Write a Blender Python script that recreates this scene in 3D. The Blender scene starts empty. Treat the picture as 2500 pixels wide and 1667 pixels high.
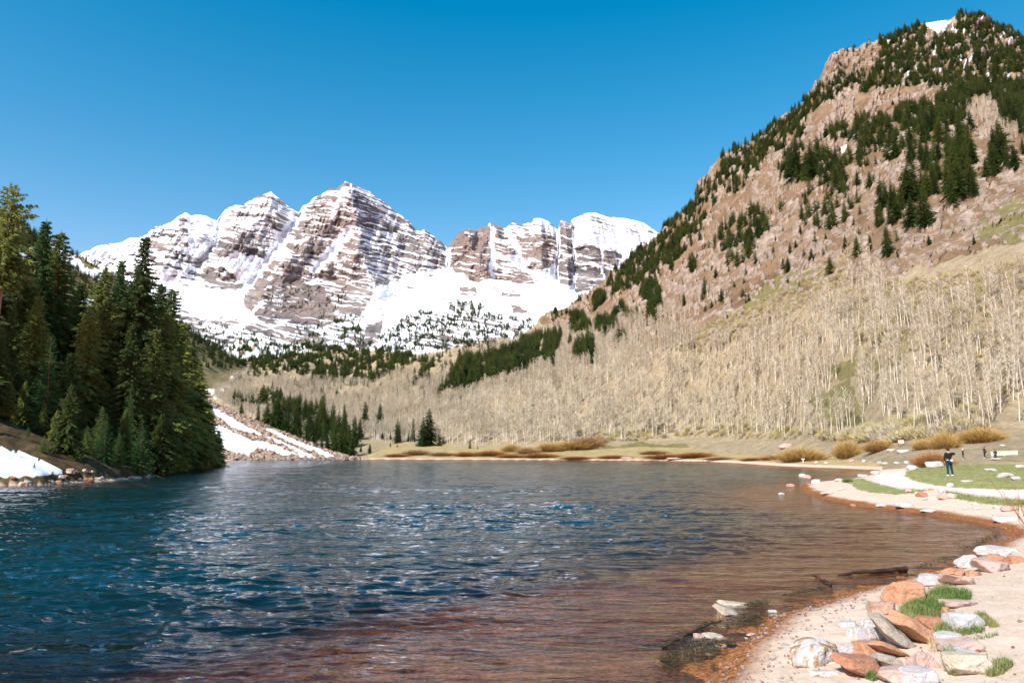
import bpy, math, random
import numpy as np
from mathutils import Vector

# ------------------------------------------------------------------ camera, sky, sun, exposure
S = bpy.context.scene
COL = S.collection
F = 1800.0; HY = 1106.0; CAMH = 3.0
PITCH = math.atan((HY - 833.5) / F)
cd = bpy.data.cameras.new('camera'); cam = bpy.data.objects.new('camera', cd); COL.objects.link(cam)
cam.location = (0, 0, CAMH); cam.rotation_euler = (math.radians(90) + PITCH, 0, 0)
cd.sensor_width = 36.0; cd.lens = 36.0 * F / 2500.0
cd.clip_start = 0.2; cd.clip_end = 30000
S.camera = cam
SUN_TO = Vector((-0.66, -0.75, 0.0)).normalized()
SUN_EL = math.radians(43)
W = bpy.data.worlds.new('World'); S.world = W; W.use_nodes = True
nt = W.node_tree; nt.nodes.clear()
sky = nt.nodes.new('ShaderNodeTexSky'); sky.sky_type = 'NISHITA'; sky.sun_disc = False
sky.sun_elevation = SUN_EL; sky.sun_rotation = math.atan2(SUN_TO.x, SUN_TO.y)
sky.altitude = 300; sky.air_density = 1.0; sky.dust_density = 0.3; sky.ozone_density = 2.0
hs = nt.nodes.new('ShaderNodeHueSaturation'); hs.inputs['Saturation'].default_value = 1.45
hs.inputs['Hue'].default_value = 0.482
bg = nt.nodes.new('ShaderNodeBackground'); bg.inputs['Strength'].default_value = 0.15
wo = nt.nodes.new('ShaderNodeOutputWorld')
vm = nt.nodes.new('ShaderNodeVectorMath'); vm.operation = 'MULTIPLY_ADD'; vm.inputs[1].default_value = (2.25, 1.0, .84); vm.inputs[2].default_value = (-.098, -.12, .17)
vx = nt.nodes.new('ShaderNodeVectorMath'); vx.operation = 'MAXIMUM'; vx.inputs[1].default_value = (.004, .004, .004)
nt.links.new(sky.outputs[0], hs.inputs['Color']); nt.links.new(hs.outputs[0], vm.inputs[0]); nt.links.new(vm.outputs[0], vx.inputs[0]); nt.links.new(vx.outputs[0], bg.inputs[0]); nt.links.new(bg.outputs[0], wo.inputs[0])
sl = bpy.data.lights.new('sun', 'SUN'); sl.energy = 5.0; sl.angle = math.radians(0.5); sl.color = (1.0, 0.95, 0.87)
so = bpy.data.objects.new('sun', sl); COL.objects.link(so)
sd = Vector((SUN_TO.x * math.cos(SUN_EL), SUN_TO.y * math.cos(SUN_EL), math.sin(SUN_EL)))
so.rotation_euler = sd.to_track_quat('Z', 'Y').to_euler(); so.location = (-50, -30, 80)
S.view_settings.view_transform = 'Standard'; S.view_settings.look = 'None'
S.view_settings.exposure = 0.56; S.view_settings.gamma = 1.0

# ------------------------------------------------------------------ helpers
SP, CP = math.sin(PITCH), math.cos(PITCH)
def P(px, py, D):
    """world point at forward distance D seen at photo pixel (px,py)"""
    dx = (np.asarray(px, float) - 1250) / F; dy = (833.5 - np.asarray(py, float)) / F
    Y = CP - dy * SP; Z = SP + dy * CP
    s = D / Y
    return np.stack([dx * s, np.broadcast_to(D, np.shape(s)) * 1.0, Z * s + CAMH], -1)
def proj(p):
    x, y, z = p[..., 0], p[..., 1], p[..., 2] - CAMH
    f = y * CP + z * SP; u = -y * SP + z * CP
    f = np.maximum(f, 1e-3)
    return 1250 + F * x / f, 833.5 - F * u / f
def sm(x, a, b):
    t = np.clip((x - a) / (b - a), 0, 1); return t * t * (3 - 2 * t)
_r = np.random.RandomState(7)
PERM = np.tile(_r.permutation(512), 3)
G2 = np.stack([np.cos(np.arange(512) * 2.399), np.sin(np.arange(512) * 2.399)], -1)
def noise(x, y, seed=0):
    x = np.asarray(x, float) + seed * 17.31; y = np.asarray(y, float) + seed * 5.77
    xi = np.floor(x).astype(np.int64); yi = np.floor(y).astype(np.int64)
    fx = x - xi; fy = y - yi
    u = fx * fx * fx * (fx * (fx * 6 - 15) + 10); v = fy * fy * fy * (fy * (fy * 6 - 15) + 10)
    def g(a, b, dx, dy):
        h = PERM[(PERM[a & 511] + b) & 511 if False else (PERM[a & 511] + (b & 511))]
        q = G2[h]; return q[..., 0] * dx + q[..., 1] * dy
    n00 = g(xi, yi, fx, fy); n10 = g(xi + 1, yi, fx - 1, fy)
    n01 = g(xi, yi + 1, fx, fy - 1); n11 = g(xi + 1, yi + 1, fx - 1, fy - 1)
    return 1.5 * ((n00 * (1 - u) + n10 * u) * (1 - v) + (n01 * (1 - u) + n11 * u) * v)
def fbm(x, y, o=4, seed=0, gain=.5):
    r = 0; a = 1; f = 1
    for i in range(o):
        r = r + a * noise(x * f, y * f, seed + i * 3); a *= gain; f *= 2.03
    return r
def ridged(x, y, o=4, seed=0):
    r = 0; a = 1; f = 1
    for i in range(o):
        r = r + a * (1 - 2 * np.abs(noise(x * f, y * f, seed + i * 3))); a *= .5; f *= 2.1
    return r
def inpoly(x, y, poly):
    x = np.asarray(x, float); y = np.asarray(y, float); c = np.zeros(x.shape, bool); n = len(poly)
    for i in range(n):
        x0, y0 = poly[i]; x1, y1 = poly[(i + 1) % n]
        if y0 == y1: continue
        k = ((y0 > y) != (y1 > y)) & (x < (x1 - x0) * (y - y0) / (y1 - y0) + x0)
        c ^= k
    return c
def pdist(x, y, line):
    best = np.full(np.shape(x), 1e18)
    for i in range(len(line) - 1):
        ax, ay = line[i]; bx, by = line[i + 1]; dx = bx - ax; dy = by - ay
        t = np.clip(((x - ax) * dx + (y - ay) * dy) / (dx * dx + dy * dy + 1e-9), 0, 1)
        best = np.minimum(best, (x - ax - t * dx) ** 2 + (y - ay - t * dy) ** 2)
    return np.sqrt(best)

def tag(o, label=None, cat=None, group=None, kind=None):
    if label: o['label'] = label
    if cat: o['category'] = cat
    if group: o['group'] = group
    if kind: o['kind'] = kind
    return o
def mesh_np(name, V, FA, smooth=True, cols=None):
    """FA: (n,3) or (n,4) index array"""
    me = bpy.data.meshes.new(name); V = np.asarray(V, np.float32); FA = np.asarray(FA, np.int32)
    k = FA.shape[1]
    me.vertices.add(len(V)); me.vertices.foreach_set('co', V.ravel())
    me.loops.add(FA.size); me.loops.foreach_set('vertex_index', FA.ravel())
    me.polygons.add(len(FA)); me.polygons.foreach_set('loop_start', np.arange(0, FA.size, k, dtype=np.int32))
    try: me.polygons.foreach_set('loop_total', np.full(len(FA), k, np.int32))
    except Exception: pass
    me.polygons.foreach_set('use_smooth', np.full(len(FA), bool(smooth)))
    for nm, c in (cols or {}).items():
        a = me.attributes.new(nm, 'FLOAT_COLOR', 'POINT'); a.data.foreach_set('color', np.asarray(c, np.float32).ravel())
    me.update(calc_edges=True)
    return me
def obj(name, me, mat=None, parent=None, loc=None):
    o = bpy.data.objects.new(name, me); COL.objects.link(o)
    if mat is not None and me is not None and not me.materials: me.materials.append(mat)
    if parent is not None: o.parent = parent
    if loc is not None: o.location = loc
    return o
def grid_faces(nr, nc):
    i = np.arange(nr * nc).reshape(nr, nc)
    return np.stack([i[:-1, :-1], i[:-1, 1:], i[1:, 1:], i[1:, :-1]], -1).reshape(-1, 4)
def rgba(*ch):
    n = ch[0].size; o = np.zeros((n, 4), np.float32); o[:, 3] = 1
    for i, c in enumerate(ch): o[:, i] = np.asarray(c).ravel()
    return o

# ------------------------------------------------------------------ node materials
class NM:
    def __init__(s, name, rough=.9, spec=.2):
        s.m = bpy.data.materials.new(name); s.m.use_nodes = True; s.t = s.m.node_tree
        s.b = s.t.nodes['Principled BSDF']; s.b.inputs['Roughness'].default_value = rough
        s.b.inputs['Specular IOR Level'].default_value = spec
        s.out = s.t.nodes['Material Output']; s.geo = None
    def n(s, ty, **k):
        x = s.t.nodes.new(ty)
        for a, b in k.items(): setattr(x, a, b)
        return x
    def l(s, a, b): s.t.links.new(a, b)
    def pos(s, scale=(1, 1, 1), objc=False):
        if objc: src = s.n('ShaderNodeTexCoord').outputs['Object']
        else: src = s.n('ShaderNodeNewGeometry').outputs['Position']
        mp = s.n('ShaderNodeMapping'); mp.inputs['Scale'].default_value = scale; s.l(src, mp.inputs[0]); return mp.outputs[0]
    def noise(s, v, sc, det=4, rough=.55, dist=0):
        x = s.n('ShaderNodeTexNoise'); x.inputs['Scale'].default_value = sc; x.inputs['Detail'].default_value = det
        x.inputs['Roughness'].default_value = rough; x.inputs['Distortion'].default_value = dist
        s.l(v, x.inputs['Vector']); return x.outputs['Fac']
    def ramp(s, f, stops, interp='LINEAR'):
        r = s.n('ShaderNodeValToRGB'); cr = r.color_ramp; cr.interpolation = interp
        while len(cr.elements) < len(stops): cr.elements.new(.5)
        for e, (p, c) in zip(cr.elements, stops):
            e.position = p; e.color = (c[0], c[1], c[2], 1) if not isinstance(c, (int, float)) else (c, c, c, 1)
        s.l(f, r.inputs[0]); return r.outputs[0]
    def mix(s, f, a, b, mode='MIX'):
        x = s.n('ShaderNodeMix', data_type='RGBA', blend_type=mode)
        for sock, v in ((0, f), (6, a), (7, b)):
            if isinstance(v, (int, float)): x.inputs[sock].default_value = v
            elif isinstance(v, tuple): x.inputs[sock].default_value = (v[0], v[1], v[2], 1)
            else: s.l(v, x.inputs[sock])
        return x.outputs[2]
    def math(s, op, a, b=0.0, clamp=False):
        x = s.n('ShaderNodeMath', operation=op, use_clamp=clamp)
        for i, v in enumerate((a, b)):
            if isinstance(v, (int, float)): x.inputs[i].default_value = v
            else: s.l(v, x.inputs[i])
        return x.outputs[0]
    def attr(s, name):
        a = s.n('ShaderNodeAttribute', attribute_name=name); c = s.n('ShaderNodeSeparateColor'); s.l(a.outputs['Color'], c.inputs[0]); return c.outputs
    def col(s, c):
        if isinstance(c, tuple): s.b.inputs['Base Color'].default_value = (c[0], c[1], c[2], 1)
        else: s.l(c, s.b.inputs['Base Color'])
    def bump(s, h, strength=.5, dist=.1):
        x = s.n('ShaderNodeBump'); x.inputs['Strength'].default_value = strength; x.inputs['Distance'].default_value = dist
        s.l(h, x.inputs['Height']); s.l(x.outputs[0], s.b.inputs['Normal']); return x
    def rnd(s): return s.n('ShaderNodeObjectInfo').outputs['Random']

def simple(name, c, rough=.8, spec=.2, var=.25, sc=3.0):
    m = NM(name, rough, spec); f = m.noise(m.pos(objc=True), sc, 4)
    lo = tuple(x * (1 - var) for x in c); hi = tuple(min(1, x * (1 + var)) for x in c)
    m.col(m.ramp(f, [(.3, lo), (.7, hi)])); return m.m

# ------------------------------------------------------------------ lake outline (photo shore line laid on the water level)
def WL(px, py):
    D = CAMH * F / (py - HY); p = P(px, py, D); return (float(p[0]), float(p[1]))
shore_px = [(1600,1700),(1650,1675),(1688,1656),(1734,1613),(1784,1556),(1837,1518),(1868,1487),(1944,1468),(2059,1437),(2174,1411),
 (2289,1380),(2384,1346),(2442,1319),(2469,1294),(2455,1284),(2420,1275),(2385,1268),(2283,1251),(2193,1240),(2104,1231),(2022,1216),(1976,1200),(1959,1184),
 (1972,1179),(2000,1177),(2058,1172),(2100,1165),(2128,1155),(2140,1148),(2028,1143),(1950,1140.5),(1900,1138),(1800,1131),(1720,1127),
 (1600,1125),(1400,1123.6),(1200,1122.6),(1000,1122),(860,1121.5),(700,1121.5),(575,1122),(556,1125),(552,1129),(549,1132),(500,1139),(440,1148),
 (370,1161),(250,1172),(170,1176),(100,1181),(0,1183),(-200,1187)]
LAKE = [(-110.0, 22.0), (-60.0, 8.0), (-25.0, 3.2), (-10.0, 3.2), (-3.0, 4.5), (0.3, 7.0)] + [WL(*q) for q in shore_px] + [(-100.0, 62.0)]
def sdist(x, y):
    d = pdist(x, y, LAKE + [LAKE[0]]); return np.where(inpoly(x, y, LAKE), -d, d)
def ground_z(x, y, d=None):
    if d is None: d = sdist(x, y)
    left = sm(-x, 34, 44) * (1 - sm(y, 225, 270)) * sm(y, 15, 45)
    far = sm(y, 120, 200)
    dp = np.maximum(d, 0)
    right = .135 * np.minimum(dp, 9) + .035 * np.maximum(dp - 9, 0)
    right = right + .35 * sm(dp, 0, .5) * .25
    farz = .35 * sm(dp, 0, 2.) + .09 * dp
    farz = farz * (1 - .9 * sm(-x, 66, 84))
    zl = .42 * np.minimum(dp, 12) + .25 * np.maximum(dp - 12, 0) + .6 * sm(dp, 0, 1.2)
    up = (right * (1 - far) + farz * far) * (1 - left) + zl * left
    dn = np.minimum(d, 0)
    near = (.06 * dn - 1.4 * sm(-dn, 5, 25)) * (1 - left) + (.5 * dn) * left
    dn = np.maximum(near * 1.0 - .004 * dn * dn * (d < 0), -5)
    return np.where(d > 0, up, dn)

# ground sheet
cols = np.arange(-1000, 3500, 4.3); rows = 2.5 * (520 / 2.5) ** (np.linspace(0, 1, 640))
PXg, Dg = np.meshgrid(cols, rows)
Xg = (PXg - 1250) / F * Dg * 1.0; Yg = Dg
sdg = sdist(Xg + .25 * np.minimum(Dg / 30, 1.5) * fbm(Xg * .35, Yg * .35, 3, 5), Yg)
Zg = ground_z(Xg, Yg, sdg)
amp = sm(sdg, 0, 12)
Zg = Zg + .05 * amp * fbm(Xg * .6, Yg * .6, 4, 3) + .3 * sm(sdg, 8, 30) * fbm(Xg * .08, Yg * .08, 3, 9) + .022 * fbm(Xg * 2.4, Yg * 2.4, 4, 11, .6) \
    + .03 * (sdg < 0) * fbm(Xg * 1.3, Yg * 1.3, 3, 12)
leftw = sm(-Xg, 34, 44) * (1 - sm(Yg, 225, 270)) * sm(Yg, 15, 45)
Zg = Zg + leftw * sm(sdg, 1, 6) * (.5 * fbm(Xg * .12, Yg * .12, 4, 21))
# spoil mound of dry earth on the far left bank
Zg = Zg + 1.2 * np.exp(-(((Xg + 57) / 9) ** 2 + ((Yg - 83) / 5) ** 2))
Wg = np.stack([Xg, Yg, Zg], -1)
gpx, gpy = proj(Wg)
def r9(pts): return [(1900 + x * .2551, 1050 + y * .2551) for x, y in pts]
PATH = r9([(870,462),(950,425),(1040,395),(1225,385),(1215,440),(1310,490),(1500,530),(1800,560),(2352,570),(2700,575),(2700,690),(2352,665),(1900,625),(1650,582),(1440,562),(1160,560),(940,512)])
GRASS1 = r9([(1230,392),(1420,350),(1900,320),(2352,330),(2800,330),(2800,575),(2352,568),(1800,556),(1500,526),(1310,486),(1215,440)])
GRASS2 = r9([(620,455),(800,460),(930,505),(1150,562),(1440,570),(1300,600),(1120,615),(850,590),(730,550),(700,510),(620,500)])
GRASS3 = r9([(1600,585),(1900,628),(2352,668),(2700,690),(2700,760),(2352,735),(2200,720),(1950,700),(1780,670),(1620,640)])
jx = 5 * fbm(Xg * .8, Yg * .8, 3, 31); jy = 1.2 * fbm(Xg * .8, Yg * .8, 3, 33)
green = np.zeros(Xg.shape)
for pl in (GRASS1, GRASS2, GRASS3): green = np.maximum(green, inpoly(gpx + jx, gpy + jy, pl) * 1.0)
rightbank = (Xg > 5) & (Yg < 140)
dry = sm(sdg + 4 * fbm(Xg * .06, Yg * .06, 3, 41), 9, 16) * rightbank * (gpy < 1146)
dry = np.maximum(dry, sm(sdg, 2.5, 5.) * (Yg > 128))          # meadow behind the far shores
dry = np.maximum(dry, leftw * sm(sdg, .8, 2.5))
green = np.maximum(green, .42 * (Yg > 140) * sm(fbm(Xg * .03, Yg * .03, 3, 44) + .0, .0, .5) * sm(sdg, 4, 12))
SNOWL = [(-400,1085),(0,1092),(70,1110),(140,1143),(200,1166),(100,1181),(0,1185),(-400,1195)]
sno = inpoly(gpx + 2 * jx, gpy + 2 * jy, SNOWL) * leftw * sm(sdg, .5, 1.2)
ii = grid_faces(*Xg.shape)
wet = np.exp(-np.maximum(sdg, 0) / .55) * (1 - leftw)
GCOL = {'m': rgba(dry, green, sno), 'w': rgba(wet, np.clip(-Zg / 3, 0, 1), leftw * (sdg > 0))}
m = NM('ground_soil', .95, .1)
a = m.attr('m'); w = m.attr('w'); p = m.pos()
f1 = m.noise(p, 1.2, 6, .6); f2 = m.noise(p, 14, 5, .65); f3 = m.noise(p, 90, 3, .7)
sand = m.ramp(m.mix(.5, f2, f3), [(.33, (.38, .275, .195)), (.5, (.55, .42, .315)), (.68, (.70, .58, .455))])
sand = m.mix(m.ramp(f1, [(.42, 0.), (.65, .55)]), sand, (.66, .52, .43))
wetc = m.ramp(f2, [(.33, (.10, .036, .012)), (.5, (.23, .09, .032)), (.68, (.42, .19, .08))])
c = m.mix(m.ramp(w[0], [(.22, 0.), (.5, 1.)]), sand, wetc)
dryc = m.ramp(m.mix(.45, f2, m.noise(p, .35, 5)), [(.32, (.17, .125, .05)), (.5, (.34, .255, .12)), (.68, (.50, .39, .23))])
c = m.mix(m.ramp(m.math('ADD', a[0], m.math('MULTIPLY', m.math('SUBTRACT', f1, .5), .9)), [(.35, 0.), (.6, 1.)]), c, dryc)
grc = m.ramp(m.mix(.5, f2, f1), [(.3, (.09, .12, .03)), (.47, (.20, .215, .075)), (.6, (.33, .29, .14)), (.72, (.46, .37, .22))])
c = m.mix(m.ramp(m.math('ADD', a[1], m.math('MULTIPLY', m.math('SUBTRACT', f1, .5), .5)), [(.35, 0.), (.6, 1.)]), c, grc)
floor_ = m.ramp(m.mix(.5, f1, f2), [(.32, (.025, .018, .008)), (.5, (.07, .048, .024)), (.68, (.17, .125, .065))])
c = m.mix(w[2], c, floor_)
c = m.mix(m.ramp(a[2], [(.4, 0.), (.6, 1.)]), c, (.78, .8, .84))
m.col(c); m.bump(m.mix(.5, f2, f3), .5, .03)
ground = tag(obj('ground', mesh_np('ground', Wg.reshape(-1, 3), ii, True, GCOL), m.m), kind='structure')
MG = m.m

# path: its own sheet a little above the ground
pm = inpoly(gpx + .6 * jx, gpy + .4 * jy, PATH)
fm = pm.ravel()[ii].all(1)
fi = ii[fm]; us, inv = np.unique(fi, return_inverse=True)
PV = Wg.reshape(-1, 3)[us].copy(); PV[:, 2] += .012
m = NM('path_gravel', .95, .1); p = m.pos()
m.col(m.ramp(m.mix(.5, m.noise(p, 12, 5, .7), m.noise(p, 1, 3)), [(.3, (.50, .40, .34)), (.7, (.74, .64, .58))]))
m.bump(m.noise(p, 30, 4), .3, .02)
tag(obj('path', mesh_np('path', PV, inv.reshape(-1, 4)), m.m), kind='structure')

def ground_at(px, py):
    """march a photo pixel's ray to the ground"""
    D = np.geomspace(3, 480, 900); q = P(np.full(900, px), np.full(900, py), D)
    gz = ground_z(q[:, 0], q[:, 1]); k = np.nonzero(q[:, 2] <= gz)[0]
    k = k[0] if len(k) else 899
    D = np.linspace(D[max(k - 1, 0)], D[k], 60); q = P(np.full(60, px), np.full(60, py), D)
    j = np.argmin(np.abs(q[:, 2] - ground_z(q[:, 0], q[:, 1])))
    return q[j]
def gz1(x, y): return float(ground_z(np.array([x]), np.array([y]))[0])

# ------------------------------------------------------------------ water
cols = np.arange(-1000, 3000, 5.0); rows = 3.0 * (420 / 3.0) ** np.linspace(0, 1, 1050)
PXw, Dw = np.meshgrid(cols, rows); Xw = (PXw - 1250) / F * Dw; Yw = Dw
warp = .9 * fbm(Xw * .12, Yw * .12, 2, 61)
def wave(lx, ly, a, seed, ang=0.06):
    xr = Xw * math.cos(ang) + Yw * math.sin(ang); yr = -Xw * math.sin(ang) + Yw * math.cos(ang)
    n = noise(xr / lx, yr / ly + warp * .3, seed); return a * (1 - 2 * np.abs(n)) * 1.0
res = np.maximum(Dw * .0047, .01)
def fade(l): return 1 - sm(res * 2.2, l * .6, l * 1.6)
Zw = wave(3.8, 1.9, .055, 1, .05) * fade(1.9) + wave(1.5, .72, .045, 2, .12) * fade(.72) + wave(.75, .36, .032, 3, -.08) * fade(.36) + wave(.34, .17, .014, 4, .2) * fade(.17) + wave(.17, .085, .006, 5, -.2) * fade(.085)
gust = .72 + .65 * sm(fbm(Xw / 14, Yw / 9, 3, 66), -.5, .6)
Zw = Zw * gust
sdw = sdist(Xw, Yw)
calm = .12 + .88 * sm(-sdw, .3, 10)
Zw = Zw * calm - .012
dep = np.maximum(-ground_z(Xw, Yw, sdw), 0)
keep = (sdw < 2.0)
fw = grid_faces(*Xw.shape); fw = fw[keep.ravel()[fw].any(1)]
us, inv = np.unique(fw, return_inverse=True)
WV = np.stack([Xw, Yw, Zw], -1).reshape(-1, 3)[us]
m = NM('lake_water', .06, .5)
t = m.t
w = rgba(np.clip(dep / 3, 0, 1), 1 - np.exp(-np.maximum(dep - .35, 0) * 1.1), np.zeros_like(dep))[us]
a = m.attr('w')
lay = None
pA = m.pos((.55, 1.9, 1)); pB = m.pos((1.6, 5.0, 1)); pC = m.pos((5, 13, 1))
h = m.math('ADD', m.math('MULTIPLY', m.noise(pA, 1.0, 3, .6, .6), 1.0), m.math('MULTIPLY', m.noise(pB, 1.0, 3, .6, .4), .42))
h = m.math('ADD', h, m.math('MULTIPLY', m.noise(pC, 1.0, 3, .6), .16))
h = m.math('ADD', h, m.math('MULTIPLY', m.noise(m.pos((.13, .45, 1)), 1.0, 3, .55, .5), 5.0))
bp = m.n('ShaderNodeBump'); bp.inputs['Strength'].default_value = 1.0; bp.inputs['Distance'].default_value = .075
m.l(h, bp.inputs['Height'])
gl = m.n('ShaderNodeBsdfGlossy'); gl.inputs['Roughness'].default_value = .07; gl.inputs['Color'].default_value = (.97, .97, 1, 1)
m.l(bp.outputs[0], gl.inputs['Normal'])
tr = m.n('ShaderNodeBsdfTransparent'); tr.inputs[0].default_value = (.80, .74, .68, 1)
df = m.n('ShaderNodeBsdfDiffuse'); df.inputs[0].default_value = (.001, .020, .023, 1)
body = m.n('ShaderNodeMixShader'); m.l(a[1], body.inputs[0]); m.l(tr.outputs[0], body.inputs[1]); m.l(df.outputs[0], body.inputs[2])
fr = m.n('ShaderNodeFresnel'); fr.inputs['IOR'].default_value = 1.33; m.l(bp.outputs[0], fr.inputs['Normal'])
ms = m.n('ShaderNodeMixShader'); m.l(m.math('MULTIPLY', fr.outputs[0], .88, True), ms.inputs[0]); m.l(body.outputs[0], ms.inputs[1]); m.l(gl.outputs[0], ms.inputs[2])
m.l(ms.outputs[0], m.out.inputs['Surface'])
tag(obj('water', mesh_np('water', WV, inv.reshape(-1, 4), True, {'w': w}), m.m), kind='structure')

# ------------------------------------------------------------------ terrain sheets given by rows of (px, py, distance)
class Sheet:
    def __init__(s, px, keys, rows, nper, extra=None):
        """rows: list of (xs, ys, Ds) control curves bottom to top; nper: samples per span"""
        pts = []
        for xs, ys, Ds in rows:
            y = np.interp(px, xs, ys); D = np.interp(px, xs, Ds)
            if len(xs) == 15:        # soften the kinks between control points, skylines keep theirs
                kn = np.hanning(61); kn /= kn.sum(); y = np.convolve(np.pad(y, 30, 'edge'), kn, 'valid'); D = np.convolve(np.pad(D, 30, 'edge'), kn, 'valid')
            pts.append(P(px, y, D))
        pts = np.array(pts)                     # K, n, 3
        out = []
        K = len(pts)
        for k in range(K - 1):
            t = np.linspace(0, 1, nper[k], endpoint=(k == K - 2))[:, None, None]
            out.append(pts[k] * (1 - t) + pts[k + 1] * t)
        s.W = np.concatenate(out, 0); s.px = px
        s.u = None
    def smooth(s, keep_last, it=1, w=9):
        # blend the creases between spans
        A = s.W.copy(); n = A.shape[0]
        for _ in range(it):
            B = A.copy(); c = np.cumsum(np.concatenate([np.repeat(A[:1], w + 1, 0), A, np.repeat(A[-1:], w, 0)], 0), 0)
            B = (c[2 * w + 1:] - c[:-2 * w - 1]) / (2 * w + 1)
            k = np.arange(n); e = (sm(np.abs(k - keep_last), 0, w * 2) * sm(k, 6, 30))[:, None, None]
            A = A * (1 - e) + B * e
        s.W = A
    def project(s): s.PX, s.PY = proj(s.W)
    def at(s, px, py):
        c = int(np.clip(round((px - s.px[0]) / (s.px[1] - s.px[0])), 0, len(s.px) - 1))
        col = s.PY[:, c]; k = np.nonzero(col <= py)[0]
        return s.W[k[0] if len(k) else -1, c]
    def build(s, name, mat, cols, **k):
        return tag(obj(name, mesh_np(name, s.W.reshape(-1, 3), grid_faces(*s.W.shape[:2]), True, cols), mat), kind='structure')

# ---- far snowy peaks
SIL = [(60,700),(120,650),(190,621),(204,614),(236,602),(252,597),(289,593),(316,582),(345,578),(361,571),(367,562),(380,554),(415,545),(442,526),(453,521),(467,528),(485,524),(506,526),(530,537),(541,523),(554,508),(597,496),
 (628,480),(662,468),(687,488),(703,503),(730,520),(741,500),(757,494),(768,482),(784,476),(805,459),(819,461),(835,450),(843,441),(861,449),(902,469),(934,490),(955,508),(979,527),(998,538),(1014,560),(1025,565),(1036,559),(1057,574),(1081,591),(1094,605),
 (1101,592),(1120,568),(1146,556),(1157,559),(1168,559),(1172,555),(1184,556),(1195,545),(1211,552),(1235,560),(1243,550),(1253,544),(1264,546),(1272,550),(1298,543),(1304,533),(1320,533),(1339,541),(1350,548),(1358,559),(1363,560),(1367,540),(1375,536),(1391,547),(1396,539),(1417,525),(1436,519),(1457,519),(1505,529),(1572,545),(1604,567),(1700,600),(1900,640),(2100,700)]
sx = [q[0] for q in SIL]; sy = [q[1] for q in SIL]
px = np.arange(60, 1900, 1.35)
up = (sx, sy, [3900] * len(sx))
PKx = [60, 500, 800, 1100, 1500, 2100]
pk = Sheet(px, None, [
    (PKx, [930] * 6, [1900] * 6),
    (PKx, [845, 835, 840, 845, 830, 830], [2300] * 6),
    (PKx, [780, 755, 765, 745, 725, 740], [2750, 2700, 2700, 2800, 2800, 2800]),
    (PKx, [715, 690, 690, 690, 670, 690], [3300] * 6),
    up,
    (sx, [v + 60 for v in sy], [4700] * len(sx))], [20, 90, 120, 330, 14])
kl = 20 + 90 + 120 + 330 - 1
pk.smooth(kl + 1, 1, 14)
pk.project(); X, Y, Z = pk.W[..., 0].copy(), pk.W[..., 1].copy(), pk.W[..., 2].copy(); QX, QY = pk.PX.copy(), pk.PY.copy()
rowi = np.arange(X.shape[0])[:, None] * np.ones((1, X.shape[1]))
below = sm(kl + 1 - rowi, 0, 40)            # 0 on the ridge
wx = QX + 5 * fbm(QX * .03, QY * .03, 4, 70); wy = QY + 5 * fbm(QX * .03, QY * .03, 4, 77)
def spur(line, width, a):
    global dY
    d = pdist(wx, wy, line); dY += -a * np.exp(-(d / width) ** 1.6)
dY = np.zeros(X.shape)
spur([(843,441),(862,500),(872,560),(878,610),(895,660),(915,705)], 34, 260)
spur([(843,441),(800,520),(740,600),(690,660),(640,720)], 40, 130)
spur([(662,468),(650,520),(600,560),(560,600)], 40, 150)
spur([(453,521),(430,560),(400,640)], 34, 140)
spur([(1036,559),(1040,600),(1020,640)], 22, 90)
spur([(1146,556),(1150,600),(1180,660),(1190,690)], 34, 200)
spur([(1211,552),(1225,600),(1260,650),(1305,695)], 28, 150)
spur([(1320,533),(1320,600),(1320,650)], 34, 130)
spur([(1378,536),(1385,600),(1385,690)], 17, 170)
spur([(1440,519),(1440,600),(1440,700)], 45, 150)
spur([(730,520),(690,580),(640,650),(605,700)], 16, -160)
spur([(535,536),(525,600),(480,650)], 16, -150)
spur([(853,560),(810,610),(765,660)], 9, -60)
spur([(1094,605),(1098,660)], 10, -150)
spur([(1200,560),(1205,640),(1210,680)], 6, -60)
spur([(1238,560),(1265,620),(1300,650)], 8, -80)
spur([(1361,560),(1362,620),(1361,690)], 6, -150)
spur([(1400,560),(1400,620),(1402,700)], 5, -110)
dY *= sm(kl + 1 - rowi, 0, 25)
Y2 = Y + dY
# relief
r1 = ridged(X / 420, Z / 520 + Y2 / 900, 5, 80)
RD = .30 + .70 * sm(wy, 700, 640)
Y2 = Y2 - 60 * r1 * below * (.35 + .65 * RD)
hstr = Z + .26 * X + 18 * fbm(X / 200, Z / 200, 3, 83)
L = 46.0
saw = (hstr / L) % 1.0; terr = np.where(saw < .62, saw / .62, (1 - saw) / .38) - .5
Z2 = Z + terr * 15 * sm(QY, 760, 690) * (.3 + .7 * below)
fine = fbm(X / 60, (Z + .26 * X) / 26, 4, 86)
Y2 = Y2 - 14 * fine * below - 30 * fbm(X / 45, Z / 400, 3, 89) * below * RD
Z2 = Z2 + 6 * fbm(X / 90, Y / 90, 3, 90)
pk.W = np.stack([X * (Y2 / Y), Y2, CAMH + (Z2 - CAMH) * (Y2 / Y)], -1)     # keeps bearing: relief runs towards the valley
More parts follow.
